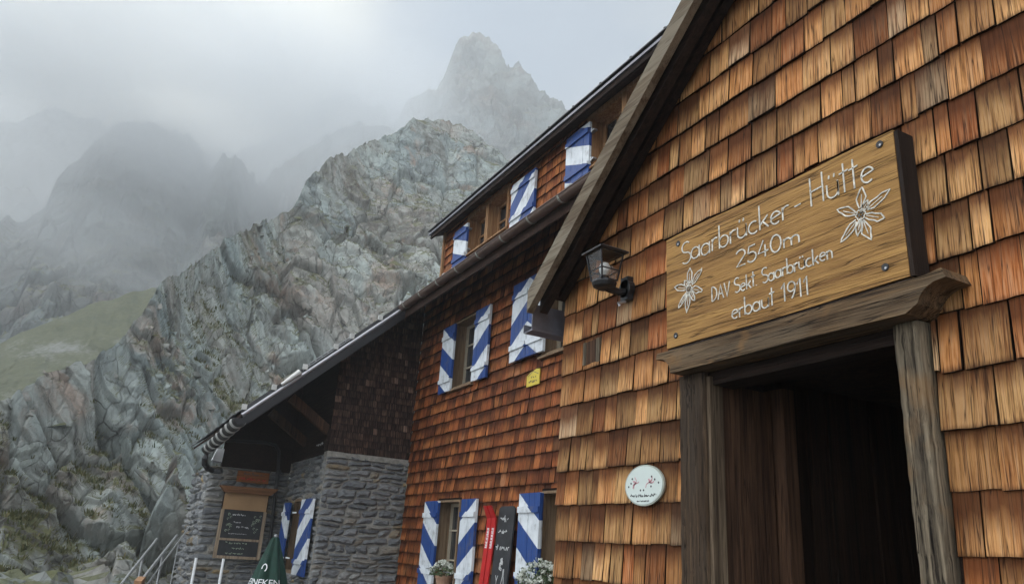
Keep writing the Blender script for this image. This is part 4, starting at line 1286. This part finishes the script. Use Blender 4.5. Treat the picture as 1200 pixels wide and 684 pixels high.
mb2 = MB(); mb2.bar((-14.45, YF + 0.02, 1.66), (-14.45, 2.55, 2.15), 0.13, 0.15); mb2.build('strut', M['dark_plank'], hut)
# conduit round the recess
mb = MB(); mb.tube([(XM + .05, 1.97, 1.64), (XM + .05, 2.7, 1.69), (XM + .05, 2.90, 1.66), (XM + .06, 2.98, 1.55), (XM + .06, 3.02, 1.2), (XM + .06, 3.07, 0.2), (XM + .06, 3.11, -1.6)], 0.032, 9)
mb.tube([(XM + .06, 3.03, 1.12), (XM + .06, 3.03, 1.20)], 0.05, 9); mb.build('conduit', M['black_iron'], hut, True)
# the rest of the body, out of sight of the entrance
mb = MB(); mb.box(-18.0, -2.4, 12.0, 12.3, -1.62, 4.0); mb.box(-18.0, -17.8, 1.9, 12.0, -1.62, 1.2); mb.box(-4.05, -2.4, 4.82, 12.0, -1.62, 4.4)
mb.build('rear_wall', M['mortar'], hut)

# ================================================================== THINGS ON AND AROUND THE HUT
# ---- carved name sign
sg = thing('entrance_sign', (-2.22, 2.42, 1.31), 'ochre wooden name sign with carved pale lettering and two edelweiss flowers above the doorway', 'sign')
mb = MB()
nseg = 22
topz = lambda t: 1.605 + 0.004 * math.sin(t * 9) ; botz = lambda t: 1.008 + 0.003 * math.sin(t * 7 + 1)
P = [(-2.885 + 1.332 * k / nseg, 2.385, botz(k / nseg)) for k in range(nseg + 1)] + [(-2.885 + 1.332 * k / nseg, 2.385, topz(k / nseg)) for k in range(nseg, -1, -1)]
mb.prism(P, (0, 0.03, 0)); mb.build('board', M['sign'], sg)
mb = MB(); mb.box(-2.88, -1.555, 2.415, 2.475, 1.012, 1.60); mb.box(-1.552, -1.535, 2.387, 2.475, 1.010, 1.60); mb.box(-2.884, -1.552, 2.39, 2.475, 0.995, 1.006)  # back plate, then dark end and bottom strips painting the sign's shaded sides
mb.build('backing_and_shade', M['sign_shade'], sg)
for (x, z) in ((-1.612, 1.572), (-1.643, 1.072), (-2.79, 1.555), (-2.815, 1.066)):
    mb = MB(); mb.tube([(x, 2.3845, z), (x, 2.381, z)], 0.015, 14); bl = mb.build('bolt', M['black_iron'], sg)
    mb = MB(); mb.tube([(x + .004, 2.382, z - .005), (x + .004, 2.378, z - .005)], 0.0048, 10); mb.build('bolt_glint', M['zinc'], bl)  # small bright disc set off-centre as a painted highlight on the bolt
PS = lambda u, v, d: (u, 2.3845 - d, v)
mb = MB()
write(mb, 'Saarbrücker', -2.765, -2.06, 1.430, 0.118, 0.0066, PS, 0.002, 0.004)
write(mb, '-', -2.040, -1.990, 1.425, 0.118, 0.0058, PS)
write(mb, 'Hütte', -1.955, -1.645, 1.440, 0.130, 0.0062, PS, -0.008, 0.003)
write(mb, '2540m', -2.39, -2.015, 1.298, 0.080, 0.0066, PS, 0.0, 0.003)
write(mb, 'DAV Sekt. Saarbrücken', -2.555, -1.860, 1.174, 0.070, 0.0054, PS, 0.006, 0.003)
write(mb, 'erbaut 1911', -2.43, -1.985, 1.058, 0.082, 0.0058, PS, 0.004, 0.003)
mb.build('lettering', M['letter'], sg)
def edelweiss(cx, cz, petals, s_):
    mb = MB()
    for (ang, ln, wd) in petals:
        a = R(ang)
        ux, uz = math.cos(a), math.sin(a)
        pts = []
        for (t, w) in ((0.22, -.28), (0.42, -.75), (0.60, -1.0), (0.78, -.70), (0.92, -.30), (1.0, 0), (0.92, .30), (0.78, .70), (0.6, .9), (0.42, .8), (0.22, .28)):
            q = w * wd * (1 + 0.15 * math.sin(t * 23 + ang))
            pts.append((cx + (ux * t * ln - uz * q) * s_, cz + (uz * t * ln + ux * q) * s_))
        ribbon(mb, [(x + random.uniform(-.003, .003), z + random.uniform(-.003, .003)) for x, z in pts], 0.0052, PS)
        ribbon(mb, [(cx + ux * .25 * ln * s_, cz + uz * .25 * ln * s_), (cx + ux * .75 * ln * s_, cz + uz * .75 * ln * s_)], 0.003, PS, 0.002)
    for k in range(6):
        a = R(60 * k)
        ribbon(mb, arc(cx + 0.13 * s_ * math.cos(a), cz + 0.13 * s_ * math.sin(a), .07 * s_, .07 * s_, 0, 360, 8), 0.004, PS, 0.0035)
    ribbon(mb, arc(cx, cz, .07 * s_, .07 * s_, 0, 360, 8), 0.004, PS, 0.0035)
    mb.build('flower_carving', M['letter'], sg)
edelweiss(-1.722, 1.315, [(82, 1.0, .17), (22, 1.25, .16), (-28, 1.0, .17), (-75, 1.1, .17), (-140, 1.15, .15), (150, 1.05, .18), (-105, .75, .12), (52, .55, .13)], 0.112)
edelweiss(-2.712, 1.285, [(85, 1.0, .17), (40, 1.15, .16), (-20, .95, .17), (-100, 1.1, .16), (-135, 1.05, .14), (160, 1.05, .17), (-60, .75, .13), (120, .6, .13)], 0.108)

# ---- lantern on the gable wall
LX, LY = -3.33, 2.30
la = thing('wall_lantern', (LX, 2.48, 1.45), 'black lantern with four clear panes on a wall bracket left of the name sign', 'lamp')
hb, ht = 0.052, 0.076
zb, zt = 1.484, 1.652
mb = MB()
mb.tube([(LX, 2.478, 1.47), (LX, 2.44, 1.47)], 0.055, 14); mb.box(LX - .035, LX + .035, 2.44, 2.478, 1.40, 1.54)
mb.build('wall_plate', M['black_iron'], la)
mb = MB(); mb.tube([(LX, 2.45, 1.452), (LX, 2.40, 1.442), (LX, 2.34, 1.445), (LX, 2.31, 1.45)], 0.022, 10)
mb.build('arm', M['black_iron'], la, True)
mb = MB(); mb.tube([(LX + .0, 2.45, 1.395), (LX + .0, 2.40, 1.375), (LX, 2.41, 1.36)], 0.008, 8); mb.build('hook', M['zinc'], la)
mb = MB(); mb.lathe((LX, LY, 0), [(0.001, 1.436), (0.04, 1.438), (0.064, 1.450), (0.072, 1.470), (0.069, 1.484), (0.001, 1.486)], 20); mb.build('base', M['black_iron'], la, True)
mb = MB()
for sx in (-1, 1):
    for sy in (-1, 1):
        mb.bar((LX + sx * hb, LY + sy * hb, zb), (LX + sx * ht, LY + sy * ht, zt), 0.008, 0.008, (1, 0, 0))
for zz, f in ((zb + .002, 0.0), (zb + 0.36 * (zt - zb), 0.36), (zt - .004, 1.0)):
    hh_ = hb + (ht - hb) * f
    for (a, b_) in (((-1, -1), (1, -1)), ((1, -1), (1, 1)), ((1, 1), (-1, 1)), ((-1, 1), (-1, -1))):
        mb.bar((LX + a[0] * hh_, LY + a[1] * hh_, zz), (LX + b_[0] * hh_, LY + b_[1] * hh_, zz), 0.006, 0.006)
mb.build('frame', M['black_iron'], la)
for (a, b_) in (((-1, -1), (1, -1)), ((1, -1), (1, 1)), ((1, 1), (-1, 1)), ((-1, 1), (-1, -1))):
    f0, f1 = hb - .001, ht - .001
    mb = MB(); mb.face([(LX + a[0] * f0, LY + a[1] * f0, zb + .004), (LX + b_[0] * f0, LY + b_[1] * f0, zb + .004), (LX + b_[0] * f1, LY + b_[1] * f1, zt - .006), (LX + a[0] * f1, LY + a[1] * f1, zt - .006)])
    mb.build('pane', M['lantern_glass'], la)
mb = MB()
o_ = ht + 0.022
ring = lambda h, z: [(LX - h, LY - h, z), (LX + h, LY - h, z), (LX + h, LY + h, z), (LX - h, LY + h, z)]
rs_ = [ring(ht - .012, zt + .004), ring(o_, zt - .002), ring(o_, zt + .007), ring(o_ * 0.62, zt + 0.030), ring(o_ * 0.2, zt + 0.044), ring(0.002, zt + 0.048)]
for i in range(len(rs_) - 1):
    for k in range(4): mb.face([rs_[i][k], rs_[i][(k + 1) % 4], rs_[i + 1][(k + 1) % 4], rs_[i + 1][k]])
mb.face(rs_[0]); mb.build('cap', M['black_iron'], la)
mb = MB(); mb.lathe((LX, LY, 0), [(0.024, zb), (0.026, zb + .03), (0.020, zb + .034)], 12); mb.build('socket', M['black_iron'], la)
mb = MB(); mb.lathe((LX, LY, 0), [(0.018, zb + .036), (0.031, zb + .06), (0.033, zb + .085), (0.024, zb + .108), (0.001, zb + .118)], 16); mb.build('bulb', M['opal'], la, True)

# ---- oval plaque left of the door
pq = thing('wall_plaque', (-3.167, 2.465, 0.36), 'pale oval plaque with pink motif on the shingles left of the doorway', 'plaque')
def oval(mb, rx, rz_, y0, y1, n=40):
    mb.prism([(-3.167 + rx * math.cos(2 * math.pi * k / n), y0, 0.36 + rz_ * math.sin(2 * math.pi * k / n)) for k in range(n)], (0, y1 - y0, 0))
mb = MB(); oval(mb, 0.160, 0.103, 2.462, 2.473); mb.build('rim', M['plaque_rim'], pq)
mb = MB(); oval(mb, 0.150, 0.096, 2.4595, 2.4615); mb.build('face', M['plaque'], pq)
PP = lambda u, v, d: (u, 2.459 - d, v)
mb = MB()
for cx in (-3.225, -3.12):
    for k in range(9):
        a = R(random.uniform(-50, 230)); r_ = random.uniform(.02, .045)
        ribbon(mb, [(cx, 0.372), (cx + r_ * 0.6 * math.cos(a) , 0.372 + r_ * .4 * math.sin(a)), (cx + r_ * math.cos(a + .3), 0.372 + r_ * .8 * math.sin(a + .3))], 0.0035, PP, 0.001)
mb.build('motif', M['pink'], pq)
mb = MB()
for (x, z) in ((-3.26, .395), (-3.10, .40), (-3.075, .385), (-3.045, .368), (-3.29, .355), (-3.105, .352), (-3.19, .335), (-3.165, .335), (-3.27, .372)):
    mb.tube([(x, 2.4592, z), (x, 2.4582, z)], 0.0055, 8)
scribble(mb, -3.275, -3.06, .302, 0.016, 0.0035, PP, 0.001); scribble(mb, -3.22, -3.12, .278, 0.008, 0.002, PP, 0.001)
mb.build('print', M['ink'], pq)

# ---- yellow plate on the long wall
yp = thing('notice_plate', (-8.38, 4.715, 2.14), 'small yellow house shaped notice plate below the upper shutters', 'sign')
mb = MB(); mb.prism([(-8.545, 4.700, 2.045), (-8.215, 4.700, 2.045), (-8.215, 4.700, 2.245), (-8.30, 4.700, 2.255), (-8.46, 4.700, 2.225), (-8.545, 4.700, 2.19)], (0, 0.012, 0)); mb.build('plate', M['yellow'], yp)
PY = lambda u, v, d: (u, 4.6995 - d, v)
mb = MB(); scribble(mb, -8.43, -8.30, 2.145, 0.04, 0.008, PY, 0.001); scribble(mb, -8.49, -8.27, 2.085, 0.04, 0.008, PY, 0.001)
ribbon(mb, [(-8.52, 2.18), (-8.38, 2.235), (-8.24, 2.18)], 0.007, PY, 0.001); mb.build('print', M['ink'], yp)

# ---- red skis and chalkboard leaning between the lower windows
def ski(xc, yoff, tilt, label):
    t_ = thing('ski', (xc, 4.55, -1.62), label, 'ski', 'red skis leaning on the wall')
    mb = MB()
    prof = []
    for k in range(15):
        t = k / 14
        z = -1.60 + 2.14 * t
        prof.append((z, yoff + 4.50 + 0.16 * t - (0.10 * max(0, (t - 0.9) / 0.1) ** 1.6), 0.056 + 0.004 * math.cos(t * 6.28) - 0.012 * max(0, (t - .93) / .07) ** 2))
    for k in range(14):
        (za, ya, wa), (zb_, yb_, wb_) = prof[k], prof[k + 1]
        xa, xb = xc + tilt * k / 14, xc + tilt * (k + 1) / 14
        for (o0, o1) in ((-.008, .008),):
            q = [(xa - wa, ya + o0, za), (xa + wa, ya + o0, za), (xb + wb_, yb_ + o0, zb_), (xb - wb_, yb_ + o0, zb_)]
            mb.prism(q, (0, 0.016, 0))
    mb.build('blade', M['red'], t_)
    mb = MB()
    PK = lambda u, v, d: (u, yoff + 4.50 + 0.16 * (v + 1.60) / 2.14 - 0.0095 - d, v)
    z = 0.02
    while z < 0.36:
        h = random.uniform(.025, .045)
        zz = z
        x_ = xc + tilt * (z + 1.6) / 2.14
        ribbon(mb, [(x_ - .028, zz), (x_ + .028, zz), (x_ + .028, zz + h * .7), (x_ - .02, zz + h * .7)], 0.012, PK, 0.001)
        z += h + 0.006
    mb.build('lettering', M['white'], t_)
ski(-9.26, 0.0, 0.03, 'red ski with white lettering, the left one beside the tall chalkboard')
ski(-9.10, -0.01, 0.02, 'red ski with white lettering, the one right against the tall chalkboard')
cb = thing('tall_chalkboard', (-8.80, 4.6, -1.62), 'tall narrow chalkboard with white handwriting beside the red skis', 'chalkboard')
mb = MB()
mb.prism([(-9.0, 4.52, -1.60), (-8.57, 4.52, -1.60), (-8.57, 4.655, 0.50), (-8.64, 4.657, 0.535), (-8.95, 4.657, 0.535), (-9.0, 4.655, 0.51)], (0, 0.02, 0)); mb.build('board', M['chalkboard'], cb)
PC = lambda u, v, d: (u, 4.52 + 0.135 * (v + 1.6) / 2.1 - 0.002 - d, v)
mb = MB()
scribble(mb, -8.93, -8.70, 0.34, 0.09, 0.011, PC); scribble(mb, -8.95, -8.68, 0.20, 0.05, 0.010, PC); scribble(mb, -8.97, -8.60, 0.0, 0.075, 0.010, PC)
for k in range(12):
    a, r_ = random.uniform(0, 6.28), random.uniform(0.01, 0.045)
    ribbon(mb, arc(-8.77 + r_ * math.cos(a) * .8, -0.17 + r_ * math.sin(a) * 1.5, .017, .017, 0, 360, 6), 0.008, PC)
ribbon(mb, [(-8.88, -.30), (-8.85, -.36), (-8.85, -.44), (-8.89, -.45), (-8.81, -.45), (-8.85, -.44), (-8.85, -.36), (-8.82, -.30)], 0.008, PC)
ribbon(mb, [(-8.72, -.55), (-8.72, -.38), (-8.70, -.30), (-8.70, -.22), (-8.68, -.22), (-8.68, -.30), (-8.66, -.38), (-8.66, -.55)], 0.010, PC)
mb.build('handwriting', M['chalk'], cb)

# ---- flower pots on the lower sills
def pot(x, z, r, spread, height, n, label):
    t_ = thing('flower_pot', (x, 4.70, z), label, 'flower pot', 'flower pots on the lower window sills')
    y = 4.66
    mb = MB(); mb.lathe((x, y, z), [(0.001, 0.001), (r * .72, 0.001), (r * .95, .17), (r * 1.04, .17), (r * 1.04, .205), (r * .9, .205), (r * .88, .17), (0.001, .165)], 18); mb.build('pot', M['terracotta'], t_, False)
    mb = MB(); mf = MB()
    for k in range(n * 7):
        a, q = random.uniform(0, 6.28), math.sqrt(random.random())
        c_ = Vector((x + spread * q * math.cos(a), y - 0.02 + spread * .75 * q * math.sin(a), z + .19 + height * random.random() * (1 - .6 * q * q)))
        d = Vector((random.uniform(-1, 1), random.uniform(-1, 1), random.uniform(-.3, 1))).normalized()
        e = d.orthogonal().normalized(); s_ = random.uniform(.012, .026)
        mb.face([c_, c_ + d * s_ + e * s_ * .5, c_ + d * s_ * 2.0, c_ + d * s_ - e * s_ * .5])
    for k in range(n):
        a, q = random.uniform(0, 6.28), math.sqrt(random.random())
        c_ = Vector((x + spread * q * math.cos(a), y - 0.02 + spread * .75 * q * math.sin(a), z + .20 + height * (1 - .75 * q * q) * random.uniform(.75, 1.05)))
        for f in range(16):
            d = Vector((random.gauss(0, 1), random.gauss(0, 1), random.gauss(.4, .8))).normalized() * random.uniform(.014, .036)
            s_ = random.uniform(.007, .013); e = d.orthogonal().normalized() * s_; g_ = d.cross(e).normalized() * s_
            p_ = c_ + d
            mf.face([p_ - e, p_ - g_, p_ + e, p_ + g_])
    mb.build('foliage', M['leaf'], t_); mf.build('blossoms', M['petal'], t_)
pot(-10.61, -0.605, 0.125, 0.25, 0.21, 46, 'terracotta pot of small white flowers in the window between striped shutters')
pot(-7.86, -0.60, 0.15, 0.33, 0.33, 110, 'pot overflowing with white flowers on the sill at the porch corner')

# ---- menu board on the annex
mn = thing('menu_board', (-15.30, 2.52, -0.45), 'wooden menu case with flared top and two written chalkboards on stone wall', 'menu board')
X0 = -15.30
PXm = lambda u, v, d: (X0 + 0.052 + d, u, v)
mb = MB(); mb.box(X0, X0 + .03, 2.10, 2.93, -0.46, 0.78); mb.build('back', M['dark_wood'], mn)
mb = MB()
for (a, b_, c, d) in ((2.10, 2.16, -.46, .40), (2.87, 2.93, -.46, .40), (2.16, 2.87, -.46, -.41), (2.16, 2.87, -.145, -.105)): mb.box(X0 + .03, X0 + .065, a, b_, c, d)
mb.build('frame', M['menu_frame'], mn)
mb = MB(); mb.box(X0 + .03, X0 + .06, 2.12, 2.91, .40, .72); mb.build('panel', M['tan_panel'], mn)
for (c, d) in ((-.105, .395), (-.41, -.145)):
    mb = MB(); mb.box(X0 + .031, X0 + .05, 2.16, 2.87, c, d); q = mb.build('chalk_panel', M['chalkboard'], mn)
    mb = MB()
    if d > 0:
        scribble(mb, 2.32, 2.55, .30, .035, .009, PXm); scribble(mb, 2.36, 2.50, .17, .025, .008, PXm); scribble(mb, 2.42, 2.66, .08, .05, .009, PXm); scribble(mb, 2.3, 2.62, -.03, .02, .005, PXm)
    else:
        scribble(mb, 2.28, 2.66, -.20, .04, .008, PXm); scribble(mb, 2.40, 2.62, -.29, .04, .008, PXm); scribble(mb, 2.30, 2.62, -.38, .035, .008, PXm)
    mb.build('handwriting', M['chalk_green'] if d < 0 else M['chalk'], q)
    if d > 0:
        mb = MB()
        for k in range(26):
            yy = random.choice((random.uniform(2.2, 2.32), random.uniform(2.66, 2.83)))
            zz = random.uniform(.0, .34)
            ribbon(mb, arc(yy, zz, .018, .018, 0, 270, 5), .006, PXm)
        mb.build('chalk_drawing', M['chalk_green'], q)
mb = MB(); mb.prism([(X0, 2.10, .70), (X0, 2.93, .70), (X0, 3.06, .83), (X0 , 1.99, .81)], (0.18, 0, 0)); mb.build('canopy', M['canopy_wood'], mn)
ws = thing('painted_board', (-15.30, 2.56, 1.0), 'small orange brown board with painted words above the menu case', 'sign')
mb = MB(); mb.box(X0, X0 + .03, 2.28, 2.87, .91, 1.115); mb.build('board', M['ornament_board'], ws)
PXs = lambda u, v, d: (X0 + .031 + d, u, v)
mb = MB(); scribble(mb, 2.40, 2.78, 1.045, .05, .012, PXs); mb.build('black_lettering', M['ink'], ws)
mb = MB(); scribble(mb, 2.33, 2.83, .945, .06, .013, PXs); mb.build('red_lettering', M['red'], ws)
wb = thing('white_box', (-15.28, 1.87, 1.24), 'small white box under the eave at the top of the stone annex', 'box')  # plain white box, its purpose left open
mb = MB(); mb.prism([(-15.37, 1.78, 1.25), (-15.37, 1.955, 1.225), (-15.37, 1.965, 1.47), (-15.37, 1.84, 1.47)], (0.14, 0, 0)); mb.build('casing', M['white'], wb)
mb = MB(); mb.box(-15.37, -15.225, 1.80, 1.96, 1.222, 1.232); mb.build('seam', M['zinc_dark'], wb)

# ---- closed parasol
um = thing('closed_parasol', (-13.2, 2.74, -1.62), 'closed green parasol with white lettering standing by the stone annex', 'parasol')
mb = MB()
UX, UY = -13.2, 2.74
wob = lambda t: 1 + 0.16 * math.sin(2 * math.pi * t * 6) 
mb.lathe((UX, UY, 0), [(0.03, -0.03), (0.055, -0.05), (0.10, -0.20), (0.17, -0.42), (0.24, -0.66), (0.31, -0.92), (0.30, -1.1), (0.20, -1.25)], 48, 0, wob); mb.build('canopy', M['umbrella'], um, True)
mb = MB(); mb.tube([(UX, UY, -1.62), (UX, UY, -0.01)], 0.024, 10); mb.lathe((UX, UY, 0), [(.03, -.03), (.034, -.01), (.02, .012), (.001, .02)], 12)
mb.lathe((UX, UY, 0), [(.001, -1.54), (.26, -1.55), (.28, -1.62)], 20); mb.build('pole', M['rail'], um)
def cone_pt(u, v, d):
    r_ = float(np.interp(-v, [0.05, 0.20, 0.42, 0.66, 0.92], [0.055, 0.10, 0.17, 0.24, 0.31])) * 1.17 + 0.004 + d
    a = R(-42) + u / 0.26
    return (UX + r_ * math.cos(a), UY + r_ * math.sin(a), v)
mb = MB()
fc = bpy.data.curves.new('letters', 'FONT'); fc.body = "HEINEKEN"; fc.size = 0.135; fc.align_x = 'CENTER'; fc.space_character = 0.92
fo = bpy.data.objects.new('letters', fc); sc.collection.objects.link(fo)
bpy.context.view_layer.update()
dg = bpy.context.evaluated_depsgraph_get()
tm = fo.evaluated_get(dg).to_mesh()
tv = [v.co.copy() for v in tm.vertices]; tf = [tuple(p.vertices) for p in tm.polygons]
fo.evaluated_get(dg).to_mesh_clear()
bpy.data.objects.remove(fo); bpy.data.curves.remove(fc)
for f in tf: mb.face([cone_pt(tv[i].x, -0.76 + tv[i].y, 0.002) for i in f])
ribbon(mb, arc(0.02, -0.50, .045, .055, -60, 200, 14), 0.018, cone_pt, 0.003)
mb.build('lettering', M['white'], um)

# ---- handrails and white rods by the steps
def rod(p, q, r, name, label, cat, group, mt):
    t_ = thing(name, p, label, cat, group)
    mb = MB(); mb.tube([p, q], r, 10); mb.build('bar', mt, t_, True)
    return t_
rod((-13.5, 1.62, -1.62), (-13.5, 1.62, -0.42), 0.022, 'white_rod', 'thin white rod standing upright before the annex, the left of two', 'rod', 'white rods', M['white'])
rod((-13.5, 2.035, -1.62), (-13.5, 2.035, -0.41), 0.022, 'white_rod', 'thin white rod standing upright below the menu case, the right of two', 'rod', 'white rods', M['white'])
def rail(pts, r, label, cap=None):
    t_ = thing('handrail', (pts[0][0], pts[0][1], -1.62), label, 'handrail', 'metal handrails by the rocks')
    mb = MB(); mb.tube(pts, r, 10); mb.build('rail', M['rail'], t_, True)
    mb = MB()
    for f in (0.0, 0.55):
        p = Vector(pts[0]).lerp(Vector(pts[-1]), f); mb.tube([(p.x, p.y, -1.62), (p.x, p.y, p.z)], r * .8, 8)
    mb.build('support', M['rail'], t_, True)
    if cap:
        mb = MB(); mb.bar(cap[0], cap[1], .10, .11); mb.build('wooden_end', M['tip_wood'], t_)
rail([(-13.0, 0.60, -0.82), (-16.5, 1.21, -0.21)], 0.022, 'single metal handrail nearest the rocks, sloping up to the right')
rail([(-13.0, 0.86, -0.76), (-16.5, 1.55, -0.13)], 0.026, 'thick metal handrail with a raw wooden end, in the middle of three', ((-12.75, 0.80, -0.80), (-13.02, 0.86, -0.755)))
rail([(-13.2, 0.96, -0.82), (-18.0, 2.02, 0.28)], 0.014, 'thin long metal handrail reaching highest towards the stone annex')

# ---- grass tufts and low herbs at the foot of the rocks (uncountable)
mb = MB()
nv = len(cliff.data.vertices)
co = np.empty(nv * 3, np.float32); cliff.data.vertices.foreach_get('co', co); co = co.reshape(-1, 3)
no = np.empty(nv * 3, np.float32); cliff.data.vertices.foreach_get('normal', no); no = no.reshape(-1, 3)
if no[:, 2].mean() < 0: no = -no
rad = np.hypot(co[:, 0], co[:, 1]); elv = np.degrees(np.arctan2(co[:, 2], rad)); azi = np.degrees(np.arctan2(-co[:, 0], co[:, 1]))
def tuft(c_, hgt, spread, blades):
    for q in range(blades):
        a = random.uniform(0, 6.28); b0 = c_ + Vector((math.cos(a), math.sin(a), 0)) * random.uniform(0, spread)
        d = Vector((math.cos(a) * .5, math.sin(a) * .5, random.uniform(.6, 1.2))) * hgt * random.uniform(.6, 1.2)
        w_ = Vector((-math.sin(a), math.cos(a), 0)) * random.uniform(.010, .022) * (0.6 + hgt * 2)
        mb.face([b0 - w_, b0 + w_, b0 + w_ * .8 + d * .6, b0 + d, b0 - w_ * .8 + d * .6], None, (random.random(),) * 3)
low = np.where((elv > -4.6) & (elv < -3.0) & (azi > 90.2) & (azi < 97) & (no[:, 2] > 0.3))[0]
for i in rng.choice(low, 120): tuft(Vector(co[i]), random.uniform(.07, .18), .16, 26)
gr = fbm(co * 0.16, 3, 7)
led = np.where((no[:, 2] > 0.78) & (gr > 0.50) & (elv > -3) & (rad < 75))[0]
for i in rng.choice(led, 2600): tuft(Vector(co[i]), random.uniform(.05, .10) + .0022 * rad[i], .14 + .004 * rad[i], 10)
# scree: small broken stones caught on the ledges
ms = MB()
flat = np.where((no[:, 2] > 0.60) & (gr < 0.53) & (rad < 60))[0]
for i in rng.choice(flat, 1500):
    c_ = Vector(co[i]); r_ = random.triangular(.05, .32, .10)
    col = (random.random(), 0.0, random.random())
    ax = [Vector((random.gauss(0, 1), random.gauss(0, 1), random.gauss(0, 1))).normalized() * r_ for q in range(3)]
    p = [c_ + ax[0] * random.uniform(.6, 1.3), c_ - ax[0] * random.uniform(.6, 1.3), c_ + ax[1] * random.uniform(.6, 1.2), c_ - ax[1] * random.uniform(.6, 1.2), c_ + ax[2], c_ - ax[2]]
    for (x_, y_, z_) in ((0, 2, 4), (2, 1, 4), (1, 3, 4), (3, 0, 4), (2, 0, 5), (1, 2, 5), (3, 1, 5), (0, 3, 5)): ms.face([p[x_], p[y_], p[z_]], None, col)
o = ms.build('scree', M['rock']); o['kind'] = 'stuff'
m, n, l, b = mat("green_herb")
at = n.new("ShaderNodeVertexColor"); at.layer_name = "tint"
sp = n.new("ShaderNodeSeparateColor"); l.new(at.outputs[0], sp.inputs[0])
l.new(ramp(n, l, sp.outputs[0], [(0, (0.045, 0.058, 0.018)), (0.6, (0.105, 0.105, 0.035)), (1, (0.16, 0.135, 0.06))]), b.inputs['Base Color'])
b.inputs['Roughness'].default_value = 0.8
o = mb.build('grass_tufts', m); o['kind'] = 'stuff'

# ---- loose boulders in the rubble below the cliff
def hull(r, seed):
    rd = random.Random(seed)
    bm = bmesh.new()
    for k in range(13):
        v = Vector((rd.gauss(0, 1), rd.gauss(0, 1), rd.gauss(0, 1))).normalized()
        bm.verts.new((v.x * r * rd.uniform(.8, 1.3), v.y * r * rd.uniform(.7, 1.1), v.z * r * rd.uniform(.45, .75)))
    res = bmesh.ops.convex_hull(bm, input=bm.verts)
    bmesh.ops.delete(bm, geom=[v for v in bm.verts if not v.link_faces], context='VERTS')
    bmesh.ops.subdivide_edges(bm, edges=bm.edges, cuts=2, use_grid_fill=True)
    for v in bm.verts: v.co += Vector((rd.gauss(0, 1), rd.gauss(0, 1), rd.gauss(0, 1))) * r * .03
    me = bpy.data.meshes.new('boulder'); bm.to_mesh(me); bm.free()
    ca = me.color_attributes.new("tint", 'FLOAT_COLOR', 'POINT')
    q = rd.random(); w_ = rd.random()
    ca.data.foreach_set('color', np.tile(np.array([q, 0.0, w_, 1.0], np.float32), len(me.vertices)))
    me.materials.append(M['rock'])
    return me
for k in range(46):
    ph = 83.5 + 12.5 * random.random(); r_ = random.uniform(16.6, 18.4); sz_ = random.triangular(.16, .75, .3)
    c_ = polar(ph, 0, r_)
    o = bpy.data.objects.new('boulder', hull(sz_, 900 + k)); sc.collection.objects.link(o)
    o.location = (c_[0], c_[1], -1.62 + sz_ * .35 + 0.35 * random.random() * (r_ - 16.6) / 1.8); o.rotation_euler = (random.uniform(-.4, .4), random.uniform(-.4, .4), random.uniform(0, 6.28))
    tag(o, 'angular broken boulder lying in the rubble at the foot of the grey cliff', 'boulder', 'loose boulders below the cliff')
